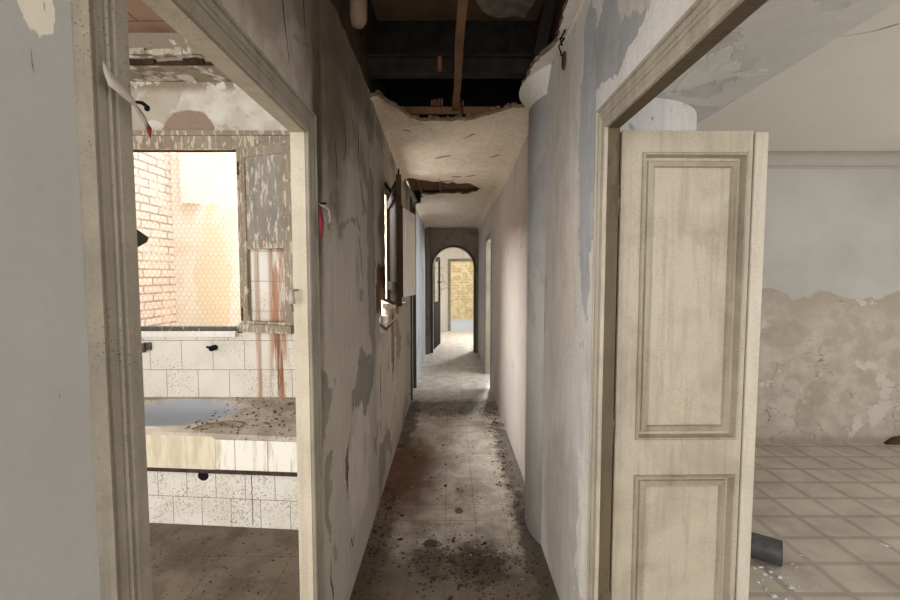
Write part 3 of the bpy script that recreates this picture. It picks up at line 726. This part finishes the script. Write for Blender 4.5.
# ------------------------------------------------------------------ far arch and hall
hw, cxA, spr = .415, .071, 1.73
arc = [(cxA+hw*math.cos(math.radians(a)), spr+hw*math.sin(math.radians(a))) for a in range(0, 181, 6)]
outer = [(-.56, 0), (cxA-hw, 0)]+list(reversed(arc))+[(cxA+hw, 0), (.68, 0), (.68, ZT), (-.56, ZT)]
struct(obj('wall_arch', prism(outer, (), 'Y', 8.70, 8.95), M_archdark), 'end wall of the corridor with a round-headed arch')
f3 = lambda s, t, d: (s, 8.70-d, t)
b = sweep([(cxA-hw, 0)]+list(reversed(arc))+[(cxA+hw, 0)], [(0, 0), (0, .02), (.035, .025), (.04, 0)], f3)
struct(obj('trim_4', b, simple('arch_trim_paint', '#5b5148', .8, .3)), 'dark moulded edge round the far arch')
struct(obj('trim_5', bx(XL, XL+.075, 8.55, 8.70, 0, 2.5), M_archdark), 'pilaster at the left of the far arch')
struct(obj('wall_hall_left', bx(-1.3, -1.2, 8.95, 12.1, 0, 2.6), M_hall)); struct(obj('wall_hall_right', bx(1.7, 1.8, 8.95, 12.1, 0, 2.6), M_hall))
struct(obj('ceiling_hall', bx(-1.3, 1.8, 8.95, 12.2, 2.5, 2.6), M_hall))
struct(obj('wall_hall_end', prism([(-1.3, 0), (-.02, 0), (-.02, 1.99), (1.25, 1.99), (1.25, 0), (1.8, 0), (1.8, 2.6), (-1.3, 2.6)], (), 'Y', 12.1, 12.25), M_hall))
d5 = empty('door_5', (.6, 12.1, 0)); struct(d5, 'pale frame of the bright doorway at the very end')
obj('casing', sweep([(-.6, 0), (-.6, 1.97), (.63, 1.97), (.63, 0)], [(-.02, 0), (-.02, .02), (.05, .025), (.06, 0)], lambda s, t, d: (s, -d, t)), M_creamL, d5)
struct(obj('wall_terrace', bx(-1.6, 3.4, 15.4, 15.6, 0, 3.2), M_ochre), 'sunlit ochre wall beyond the far doorway')
gd = empty('glazed_door', (-.335, 8.97, 0)); gd.rotation_euler[2] = math.atan2(.86, .125)
tag(gd, 'dark door leaf with tall glass pane standing open inside the far arch', 'door', None, 'thing')
obj('frame', prism(rect(0, .82, .02, 1.98), [rect(.1, .72, 1.0, 1.88)], 'Y', 0, .04), M_brownshut, gd)
obj('pane', bx(.1, .72, .016, .022, 1.0, 1.88), M_glass, gd)
b = NB(); tube(b, [(.77, -.04, 1.42), (.77, .08, 1.42)], .012, 8); obj('handle', b, M_joist, gd)

# ------------------------------------------------------------------ right room
struct(obj('wall_room_back', bx(.6, 5.2, 3.99, 4.09, 0, 2.75), M_rback))
struct(obj('wall_room_right', bx(5.1, 5.2, -2.6, 3.99, 0, 2.75), M_rceil))
struct(obj('ceiling_right', bx(1.40, 5.2, -2.6, 4.0, 2.69, 2.755), M_rceil))
b = NB(); pr = [(0, 0)]
R = []
for xx in (1.4, 5.2):
    R.append([b.verts.new((xx, 3.99-.11+.11*math.sin(a), 2.69-.11+.11*math.cos(a))) for a in [math.pi/2*k/8 for k in range(9)]]+[b.verts.new((xx, 3.975, 2.578)), b.verts.new((xx, 3.975, 2.565)), b.verts.new((xx, 3.99, 2.56))])
for j in range(len(R[0])-1): b.faces.new([R[0][j], R[0][j+1], R[1][j+1], R[1][j]])
struct(obj('trim_6', b, M_rcove, None, True), 'coved cornice along the back of the right room')
struct(obj('beam_right', bx(XRo, 1.447, .2, 3.99, 2.48, 2.76), M_soffit), 'wide flaking dropped beam over the right doorway')
struct(obj('baseboard_right', prism(ragged([(4.10, 0), (4.18, .06), (4.3, .085), (4.9, .09)], .008, .03, 2)+[(4.9, 0)], (), 'Y', 3.95, 3.99), M_rawbrown))

rc = bpy.data.objects['ceiling_right']; M_hair = simple('hairline', '#9a958c')
for pts, w_ in [([(1.75, 2.05), (1.9, 2.0), (1.98, 1.9), (2.06, 1.86)], .006), ([(1.72, 2.16), (1.78, 2.18)], .008), ([(2.2, 2.02), (2.24, 2.01)], .006)]:
    curl('crack', pts, w_, lambda s, t, d: (s, t, 2.688-d), M_hair, rc)
# the open door leaf
LW = .488
dl = empty('door_leaf', (.638, 1.62, .012)); dl.rotation_euler[2] = math.radians(1.0)
tag(dl, 'tall cream two-panel door leaf standing open in the right doorway', 'door', None, 'thing')
ops = [(.078, .466, .10, .808), (.078, .466, .955, 2.035)]
obj('stile_and_rail', prism(rect(.012, LW, 0, 2.118), [rect(*o_) for o_ in ops], 'Y', 0, .038), M_cream, dl)
prof = [(.004, .0), (.003, -.006), (-.001, -.010), (-.006, -.009), (-.009, .004), (-.013, .017), (-.022, .018), (-.026, .010), (-.044, .006), (-.047, .012), (-.049, .019)]
for nm, (a, b_, c_, d) in zip(('lower', 'upper'), ops):
    path = [(a, c_), (a, d), (b_, d), (b_, c_)]
    obj(nm+'_moulding', sweep(path, prof, lambda s, t, dd: (s, dd, t), True), M_groove, dl)
    obj(nm+'_panel', bx(a+.002, b_-.002, .017, .03, c_+.002, d-.002), M_cream, dl)
    b = NB(); box(b, a+.052, b_-.052, .0155, .0175, c_+.052, d-.052); bevel(obj(nm+'_field', b, M_cream, dl), .0012, 1)
obj('seam', bx(LW+.001, LW+.010, .012, .03, 0, 2.112), paintwood('grimy_seam', '#6a5f49', '#3b3122', .8), dl)
q = obj('meeting_strip', bx(LW+.011, LW+.062, .003, .034, .0, 2.117), M_creamLight, dl); bevel(q, .006, 3); q['label'] = 'paler rebated closing edge'
obj('gap_shadow_strip', bx(-.018, -.0045, .008, .03, 0, 2.11), M_brownshut, dl)  # dark strip standing in for the shadow gap at the hinge edge
q = obj('hanging_edge', bx(-.004, .0115, -.004, .038, 0, 2.118), M_cream, dl); bevel(q, .003, 2)
for zz in (.3, 1.0, 1.86):
    h = obj('hinge', cyl(NB(), -.014, -.004, .0065, zz-.045, zz+.045, 12), M_metal, dl, True)
    for e in (-1, 1):
        o = obj('finial', cyl(NB(), -.014, -.004, .0045, zz+e*.051-.006, zz+e*.051+.006, 10), M_metal, h)
# pipe and shards on the room floor
b = NB(); ax = (Vector((1.825, 2.275, .068))-Vector((1.62, 2.42, .068))).normalized(); p0 = Vector((1.825, 2.275, .068)); p1 = p0-ax*.36
tube(b, [p0, p1], .066, 32, False); tube(b, [p0, p1], .057, 32, False)
for end in (p0, p1): pass
o = tag(obj('pipe_section', b, M_pvc, None, True), 'short dark grey pipe length lying on the patterned floor behind the open door', 'pipe')
b = NB(); u = ax.orthogonal().normalized(); v = ax.cross(u)
for end in (p0,):
    A = [b.verts.new(end+(u*math.cos(t)+v*math.sin(t))*.066) for t in [2*math.pi*k/32 for k in range(32)]]; B = [b.verts.new(end+(u*math.cos(t)+v*math.sin(t))*.057) for t in [2*math.pi*k/32 for k in range(32)]]
    for k in range(32): b.faces.new([A[k], A[(k+1) % 32], B[(k+1) % 32], B[k]])
obj('pipe_rim', b, M_pvc, o)
rn = random.Random(14)
shard = []
for k in range(8):
    b = NB(); chip_bm(b, (0, 0, 0), rn.uniform(.012, .028), .25, rn, 5); shard.append(obj('plaster_shard', b, M_shard))
for k in range(46):
    s_ = shard[k] if k < 8 else shard[rn.randrange(8)].copy()
    if k >= 8: COL.objects.link(s_)
    t = rn.random()
    s_.location = (rn.gauss(1.72, .13), rn.gauss(2.12, .12), .002) if t < .8 else (rn.uniform(1.7, 2.8), rn.uniform(2.0, 3.2), .002)
    s_.rotation_euler = (rn.uniform(-.2, .2), rn.uniform(-.2, .2), rn.uniform(0, 6.2)); s_.scale = (rn.uniform(.5, 1.3), rn.uniform(.3, .8), 1)
    tag(s_, 'pale glinting shard scattered on the patterned floor near the dark pipe', 'shard', 'pale shards on the patterned floor')

# ------------------------------------------------------------------ kitchen
YW = 3.40
win = rect(-2.62, -1.645, 1.155, 2.56)
struct(obj('wall_kitchen', prism(rect(-3.1, -.553, 1.60, 3.35), [rect(-2.62, -1.645, 1.59, 2.56)], 'Y', YW, YW+.06), M_kplaster)) if False else None
struct(obj('wall_kitchen', prism([(-3.1, 0), (-.553, 0), (-.553, 3.35), (-3.1, 3.35)], [win], 'Y', YW, YW+.06), M_kplaster))
struct(obj('wall_tile', prism([(-3.1, 0), (-.553, 0), (-.553, 2.3), (-1.64, 2.3), (-1.64, 1.155), (-2.63, 1.155), (-2.63, 2.3), (-3.1, 2.3)], (), 'Y', YW-.012, YW), M_ktile), 'stained white tiles round the kitchen window')
struct(obj('wall_kitchen_left', bx(-3.2, -3.1, -2.6, 3.46, 0, 3.35), M_kplaster))
struct(obj('ceiling_left', bx(-3.2, XLo, -2.6, 3.46, 3.30, 3.36), M_clay), 'clay tile kitchen ceiling')
o = struct(obj('beam_left', bx(-3.1, XLo, 3.14, YW, 3.075, 3.30), M_kbeam), 'flaking plastered beam over the kitchen window')
b = NB()
rg = ragged([(-3.1, 0), (-.56, 0)], .012, .05, 31)
for (p, q) in zip(rg[:-1], rg[1:]): box(b, p[0], q[0], 3.105+p[1], 3.14, 3.135+p[1], 3.175+q[1])
struct(obj('trim_7', b, M_kplaster), 'broken white plaster lip along the kitchen beam')
b = NB()
for (p, q) in zip(rg[:-1], rg[1:]): box(b, p[0], q[0], 3.12-p[1], 3.14, 3.075, 3.105+p[1])
struct(obj('trim_8', b, M_rawbrown), 'dark timber edge under the kitchen beam')
w1 = empty('window_1', (-2.13, YW, 1.155)); struct(w1, 'kitchen window with wire mesh over the light court')
b = NB(); box(b, -.49, .485, -.02, .05, -.02, .03)
obj('sill', b, paintwood('grimy_sill_paint', '#57534d', '#2e2a26', .6, '#b9b5ad', .6, .5, .5, 1.0, 60), w1)
b = NB(); box(b, -1.0, .95, -.045, .05, 1.405, 1.50); box(b, -1.0, .95, -.065, -.02, 1.50, 1.535); box(b, .483, .51, -.03, .05, .03, 1.405); box(b, -.52, -.47, -.03, .05, .03, 1.405)
obj('frame', b, M_shutf, w1)
b = NB(); box(b, -.49, .45, -.06, -.0, -.045, -.005); obj('sill_board', b, M_white, w1)
# hexagonal wire netting
b = NB(); cw, ch = .041, .0355
def seg3(p, q, r=.0011):
    p, q = Vector(p), Vector(q); t = (q-p).normalized(); u = t.cross(Vector((0, 1, 0))).normalized(); v = Vector((0, 1, 0))
    A = [b.verts.new(p+(u*math.cos(a)+v*math.sin(a))*r) for a in (0, 2.09, 4.19)]; B = [b.verts.new(q+(u*math.cos(a)+v*math.sin(a))*r) for a in (0, 2.09, 4.19)]
    for k in range(3): b.faces.new([A[k], A[(k+1) % 3], B[(k+1) % 3], B[k]])
def wob(xx, zz): return (xx+.006*mnoise.noise((xx*5, zz*5, 1)), .02+.006*mnoise.noise((xx*3, zz*3, 4)), zz+.006*mnoise.noise((xx*5, zz*5, 9)))
nr = int(1.38/ch); nc = int(.96/cw)
for r_ in range(nr):
    z0 = .03+r_*ch
    for c_ in range(nc+1):
        x0 = -.48+(c_+(.5 if r_ % 2 else 0))*cw
        if x0 > .485: continue
        a0, a1 = wob(x0, z0), wob(x0, z0+ch*.55); seg3(a0, a1)
        for dx in (-.5, .5):
            if -.49 < x0+dx*cw < .487: seg3(a1, wob(x0+dx*cw, z0+ch))
obj('wire_mesh', b, M_wire, w1)
# open shutter leaf, hinged at the right of the window
ks = empty('window_shutter', (-1.625, 3.365, 1.165)); ks.rotation_euler[2] = math.atan2(-.15, .45)
tag(ks, 'flaking grey kitchen shutter leaf with an empty rust-framed lower opening', 'shutter')
ow, oh = .475, 1.40
obj('frame', prism(rect(0, ow, 0, oh), [rect(.05, ow-.075, .07, .63), rect(.05, ow-.075, .69, oh-.07)], 'Y', 0, .032), M_shutf, ks)
q = obj('upper_panel', bx(.045, ow-.07, .012, .022, .685, oh-.065), M_shut, ks)
b = NB(); box(b, -.01, ow+.005, -.04, .0, -.01, .05, ); obj('bottom_rail', b, M_shutf, ks)
for zz in (.12, 1.25): obj('hinge', cyl(NB(), -.008, .0, .009, zz-.05, zz+.05, 10), M_metal, ks, True)
b = NB(); tube(b, [(ow-.01, -.005, .26), (ow-.0, -.03, .24), (ow+.02, -.03, .16)], .006, 6); obj('hook', b, M_metal, ks)

# sink block: tiled plinth, grimy strip, thick apron and worn top with basin
kc = empty('kitchen_sink_counter', (-1.9, 3.0, 0)); tag(kc, 'low tiled kitchen counter with worn stone top and shallow basin under the window', 'counter')
sl = (2.604-2.68)/(-.96+1.933)
fy_ = lambda x: 2.68+sl*(x+1.933)
def quadprism(x0, x1, d, z0, z1, yb=YW-.013, bm=None):
    return prism([(x0, fy_(x0)+d), (x1, fy_(x1)+d), (x1, yb), (x0, yb)], (), 'Z', z0, z1, bm)
K = Vector((1.9, -3.0, 0))
def kobj(n, b, m, par=kc, sm=False):
    bmesh.ops.translate(b, verts=b.verts, vec=K); return obj(n, b, m, par, sm)
x0, x1 = -3.09, -.556
kobj('tiled_base', quadprism(x0, x1, 0, 0.002, .365), M_ktile2)
kobj('grimy_strip', quadprism(x0, x1, -.045, .365, .388), M_strip)
kobj('apron', prism([(x0, fy_(x0)-.04), (-1.455, fy_(-1.455)-.04), (-1.455, fy_(-1.455)+.02), (x0, fy_(x0)+.02)], (), 'Z', .388, .60), M_apron)
kobj('apron_tiles', prism([(-1.454, fy_(-1.454)-.036), (x1, fy_(x1)-.036), (x1, fy_(x1)+.02), (-1.454, fy_(-1.454)+.02)], (), 'Z', .388, .585), M_apront)
b = NB(); nx, ny = 110, 40; R = []
for i in range(nx+1):
    xx = x0+(x1-x0)*i/nx; row = []
    for j in range(ny+1):
        ya = fy_(xx)-.046; yy = ya+(YW-.013-ya)*j/ny
        d = math.hypot((xx+2.02)/.50, (yy-3.02)/.36)
        sup = (abs((xx+2.04)/.5)**2.6+abs((yy-3.03)/.30)**2.6)
        dep = -.14*max(0, 1-sup)**.5 if sup < 1 else 0
        zz = .62-.012*max(0, (xx+1.46)/.9)+dep+.003*mnoise.noise((xx*8, yy*8, 0))
        row.append(b.verts.new((xx, yy, zz)))
    R.append(row)
for A, B in zip(R[:-1], R[1:]):
    for j in range(ny): b.faces.new([A[j], A[j+1], B[j+1], B[j]])
bot = {}
bd = [e for e in b.edges if e.is_boundary]
ret = bmesh.ops.extrude_edge_only(b, edges=bd)
for v in [q for q in ret['geom'] if isinstance(q, bmesh.types.BMVert)]: v.co.z = .60 if v.co.x < -1.455 else .585
b2 = prism([(-1.453, fy_(-1.453)-.043), (x1, fy_(x1)-.043), (x1, fy_(x1)-.03), (-1.453, fy_(-1.453)-.03)], (), 'Z', .582, .592)
kobj('nosing', b2, M_strip)
ct = kobj('worktop', b, M_stone, kc, True)
md = ct.modifiers.new('edges', 'EDGE_SPLIT'); md.split_angle = math.radians(50)
b = NB(); cyl(b, -1.56, fy_(-1.56)+.03, .034, 0, .034, 24); bmesh.ops.rotate(b, verts=b.verts, cent=(-1.56, fy_(-1.56)+.03, 0), matrix=Matrix.Rotation(math.pi/2, 3, 'X')); bmesh.ops.translate(b, verts=b.verts, vec=(0, 0, .33))
kobj('drain_hole', b, M_black)
b = NB(); tube(b, [(-1.245+.006*mnoise.noise((k*.9, 0, 1)), fy_(-1.25)-.001, .36-.018*k) for k in range(20)], .0022, 5); kobj('crack', b, M_crack)
b = NB(); rn = random.Random(40)
for k in range(240):
    xx = rn.uniform(-1.7, -.75); yy = fy_(xx)+rn.uniform(-.03, .7)
    chip_bm(b, (xx, yy, .6225-.012*max(0, (xx+1.46)/.9)), rn.uniform(.004, .012), .5, rn, 5)
tag(obj('crumbs', b, M_chipD), 'dark crumbs strewn over the right end of the sink counter', 'crumbs', None, 'stuff')
b = NB()
tube(b, [(-1.63, 2.665, .626), (-1.56, 2.75, .63), (-1.45, 2.79, .632), (-1.36, 2.77, .63), (-1.33, 2.70, .628)], [.004, .006, .005, .006, .004], 7); tube(b, [(-1.60, 2.66, .624), (-1.5, 2.70, .628), (-1.42, 2.72, .626), (-1.36, 2.70, .626)], .004, 7)
tag(obj('rag_twist', b, M_rubble, None, True), 'twisted dusty rag lying near the front edge of the sink counter', 'rag')
# pipe stubs above the counter
b = cyl(NB(), 0, 0, .022, -.03, .03, 16); bmesh.ops.rotate(b, verts=b.verts, matrix=Matrix.Rotation(math.pi/2, 3, 'X')); bmesh.ops.translate(b, verts=b.verts, vec=(-1.865, YW-.04, 1.02))
tube(b, [(-1.865, YW-.06, 1.02), (-1.90, YW-.075, 1.035)], .009, 8)
tag(obj('tap_stub', b, M_black, None, False), 'round black tap stub on the white tiles below the window', 'pipe stub')
b = bx(-2.425, -2.365, YW-.035, YW-.012, 1.0, 1.06); box(b, -2.42, -2.40, YW-.06, YW-.03, .985, 1.06)
tag(bevel(obj('wall_bracket', b, M_metal)), 'small square metal bracket on the white tiles at the left below the window', 'bracket')
# grey flap seen past the near casing
b = NB(); prism([(-2.64, 2.10), (-2.345, 1.885), (-2.36, 1.85), (-2.64, 1.70)], (), 'Y', 3.362, 3.372, b)
tag(obj('metal_flap', b, M_joist), 'small grey flap sticking out past the left door casing before the window', 'flap')

# scraps of tape on the casings
def ribbon(pts, w, mat, name, par=None, axis=None):
    b = NB(); L = []
    for i, p in enumerate(pts):
        p = Vector(p); k = w[i] if isinstance(w, (list, tuple)) else w
        up = axis or Vector((0, .35*math.sin(i*1.3), 1)).normalized()
        L.append((b.verts.new(p+up*k), b.verts.new(p-up*k)))
    for A, B in zip(L[:-1], L[1:]): b.faces.new([A[0], B[0], B[1], A[1]])
    o = obj(name, b, mat, par, True); md = o.modifiers.new('t', 'SOLIDIFY'); md.thickness = .0012; return o
ts = empty('tape_scrap', (-.465, .64, 1.85)); tag(ts, 'dirty white and red tape scrap nailed to the near left door casing', 'tape')
ribbon([(-.004, -.040, .032), (-.002, -.032, .018), (.004, -.014, .008), (.006, .0, .0), (.004, .012, -.008), (.006, .022, -.018), (.004, .03, -.026)], [.006, .010, .009, .006, .007, .007, .006], M_tapeW, 'white_end', ts)
q = ribbon([(.004, .03, -.026), (.005, .036, -.032), (.002, .040, -.036)], [.007, .007, .004], M_tapeR, 'red_end', ts)
b = NB(); tube(b, [(0, .012, .004), (.004, .02, .006), (.006, .03, .003), (.0, .036, .003)], [.002, .003, .003, .004], 6); obj('nail', b, M_black, ts)
ts = empty('tape_scrap', (-.467, 1.56, 1.84)); tag(ts, 'red rag strip with a white string on the far left door casing', 'tape')
ribbon([(0, -.012, .0), (.008, -.018, -.02), (.012, -.018, -.05), (.010, -.014, -.085), (.006, -.01, -.11)], [.004, .007, .013, .012, .005], M_tapeR, 'red_strip', ts, Vector((.35, .93, 0)))
b = NB(); tube(b, [(0, 0, .012), (.012, .03, .004), (.016, .06, -.002), (.018, .05, -.02), (.014, .075, -.03), (.018, .05, -.05)], .005, 6); obj('white_string', b, M_tapeW, ts, True)
b = NB(); tube(b, [(0, 0, .012), (.02, .01, .016)], .004, 6); obj('nail', b, M_black, ts)

# ------------------------------------------------------------------ light court outside the windows
struct(obj('wall_court_left', bx(-3.6, -3.42, 3.46, 5.4, -.5, 4.6), M_cbrick), 'brick side wall of the light court')
struct(obj('wall_court_back', bx(-3.6, -.5, 5.35, 5.5, -.5, 4.0), M_crender), 'rendered back wall of the light court')
struct(obj('wall_court_right', bx(XLo-.05, XLo, 4.6, 5.4, -.5, 2.7), M_crender))
struct(obj('trim_9', bx(-3.26, -3.06, 5.27, 5.35, 2.46, 4.0), simple('white_downpipe', '#e9e0d3', .7, .12)), 'pale boxed downpipe in the light court')

# ------------------------------------------------------------------ dirt and flakes on the floors
rn = random.Random(77)
protoD = []; protoL = []
for k in range(10):
    b = NB(); chip_bm(b, (0, 0, 0), 1.0, .5, rn, rn.randrange(5, 9)); protoD.append(b)
dm = []
for b in protoD:
    me = bpy.data.meshes.new('clod'); bmesh.ops.recalc_face_normals(b, faces=b.faces); b.to_mesh(me); b.free(); dm.append(me)
dark = [m.copy() for m in dm]; pale = [m.copy() for m in dm]
for m in dark: m.materials.append(M_chipD)
for m in pale: m.materials.append(M_chipL)
def flake(name, me, loc, r, label, cat, grp):
    o = bpy.data.objects.new(name, me); COL.objects.link(o); o.location = loc; o.scale = (r, r*rn.uniform(.6, 1), r*rn.uniform(.3, .8)); o.rotation_euler = (0, 0, rn.uniform(0, 6.28))
    tag(o, label, cat, grp)
for k in range(70):
    t = rn.random()
    if t < .35: x, y = rn.gauss(.12, .13), rn.gauss(2.3, .16)
    elif t < .6: x, y = .5-abs(rn.gauss(0, .07)), rn.uniform(2.9, 4.6)
    elif t < .75: x, y = -.44+abs(rn.gauss(0, .06)), rn.uniform(2.05, 3.0)
    else: x, y = rn.uniform(-.4, .45), rn.uniform(2.05, 5.0)
    x = max(-.46, min(.46 if y < 3.0 else .53, x))
    flake('dirt_clod', dark[rn.randrange(10)], (x, y, 0), rn.uniform(.011, .024), 'dark dirt clod lying on the dirty corridor floor', 'dirt clod', 'dirt clods on the corridor floor')
for k in range(26):
    x, y = rn.uniform(-.42, .44), rn.uniform(2.05, 4.8)
    flake('plaster_flake', pale[rn.randrange(10)], (x, y, 0), rn.uniform(.007, .016), 'pale plaster flake lying on the dirty corridor floor', 'plaster flake', 'plaster flakes on the corridor floor')
b = NB()
def scat(n, fx, r0, r1):
    for k in range(n):
        x, y = fx(); x = max(-.48, min((.515 if y < 3.1 else .56), x))
        if math.hypot(x-.954, y-2.67) < .48: continue
        chip_bm(b, (x, y, 0), rn.uniform(r0, r1), .5, rn, 5)
scat(420, lambda: (.52-abs(rn.gauss(0, .07)), rn.uniform(1.9, 5.3)), .003, .010)
scat(300, lambda: (rn.gauss(.15, .1), rn.gauss(2.27, .12)), .003, .011)
scat(200, lambda: (rn.gauss(-.1, .1), rn.gauss(2.3, .12)), .003, .010)
scat(260, lambda: (-.49+abs(rn.gauss(0, .07)), rn.uniform(1.9, 3.2)), .003, .010)
scat(420, lambda: (rn.uniform(-.47, .54), rn.uniform(1.9, 5.6)), .003, .008)
scat(200, lambda: (rn.uniform(-.45, .55), rn.gauss(5.0, .25)), .004, .012)
tag(obj('dirt_crumbs', b, M_chipD), 'fine dark crumbs of dirt littering the corridor floor', 'dirt', None, 'stuff')
b = NB()
for k in range(300): chip_bm(b, (rn.uniform(-2.4, -.6), rn.uniform(1.9, 2.58), .001), rn.uniform(.003, .009), .4, rn, 5)
tag(obj('dirt_crumbs', b, M_chipD), 'fine dark crumbs littering the kitchen floor', 'dirt', None, 'stuff')

# back of the building, behind the viewpoint
struct(obj('wall_back', bx(-3.2, 5.2, -2.7, -2.6, 0, 3.4), M_hall))

# ------------------------------------------------------------------ daylight and added fill lamps
w = bpy.data.worlds.new('sky'); S.world = w; w.use_nodes = True
bg = w.node_tree.nodes['Background']; bg.inputs[0].default_value = (.93, .97, 1.0, 1); bg.inputs[1].default_value = 1.6
def area(name, loc, tgt, sx, sy, e, col=(1, 1, 1)):
    l = bpy.data.lights.new(name, 'AREA'); l.shape = 'RECTANGLE'; l.size = sx; l.size_y = sy; l.energy = e; l.color = col
    o = bpy.data.objects.new(name, l); COL.objects.link(o); o.location = loc
    o.rotation_euler = (Vector(tgt)-Vector(loc)).to_track_quat('-Z', 'Y').to_euler(); return o
area('fill_lamp_hall', (-.5, -2.4, 1.7), (.1, 3, 1.4), 2.6, 2.0, 108, (1, .99, .97))  # added lamp behind the camera, gives broad even light
area('daylight_room', (3.6, -2.4, 1.6), (2.4, 4, 1.0), 2.2, 1.8, 55, (1, .99, .97))
area('fill_lamp_room_side', (4.95, 1.6, 1.5), (2, 2.2, 1.4), 1.6, 1.7, 38, (1, .99, .97))  # added lamp, brightens the right room's ceiling, floor and back wall
area('fill_lamp_kitchen_side', (-2.95, .5, 1.8), (.5, 1.5, 1.5), 1.3, 1.6, 42, (.98, .99, 1))  # added lamp, shines through the doorway to lift the near right wall
area('fill_lamp_kitchen', (-2.3, -2.3, 1.8), (-1.6, 3, 1.2), 1.4, 1.8, 55, (.98, .99, 1))  # added fill for the kitchen, from its unseen near end
area('daylight_court', (-2.2, 4.5, 4.3), (-2.1, 4.2, 0), 2.2, 1.4, 72, (.95, .98, 1))
area('daylight_corridor_window', (-1.3, 4.35, 2.75), (.2, 3.7, .9), .9, .8, 115, (1, .97, .93))
area('fill_lamp_court_bounce', (-1.1, 4.2, .5), (.25, 3.7, 2.6), .8, .9, 26, (1, .97, .93))  # added lamp imitating court floor bounce, lifts the corridor ceiling
area('daylight_side_room', (1.9, 6.3, 1.5), (.3, 6.0, 1.6), .8, 1.6, 40, (1, .98, .96))
area('daylight_end', (1.62, 11.0, 1.7), (-.5, 7.4, .3), .6, 1.2, 170, (.95, .98, 1))

cam = bpy.data.cameras.new('camera'); co = bpy.data.objects.new('camera', cam); COL.objects.link(co)
cam.sensor_width = 36; cam.lens = 430*36/900; cam.clip_start = .02
co.location = (0, 0, 1.6); co.rotation_euler = (math.radians(90-3.43), 0, 0)
S.camera = co
S.view_settings.view_transform = 'Standard'; S.view_settings.look = 'None'; S.view_settings.exposure = 0; S.view_settings.gamma = 1
S.cycles.use_denoising = True
S.cycles.max_bounces = 8; S.cycles.diffuse_bounces = 6
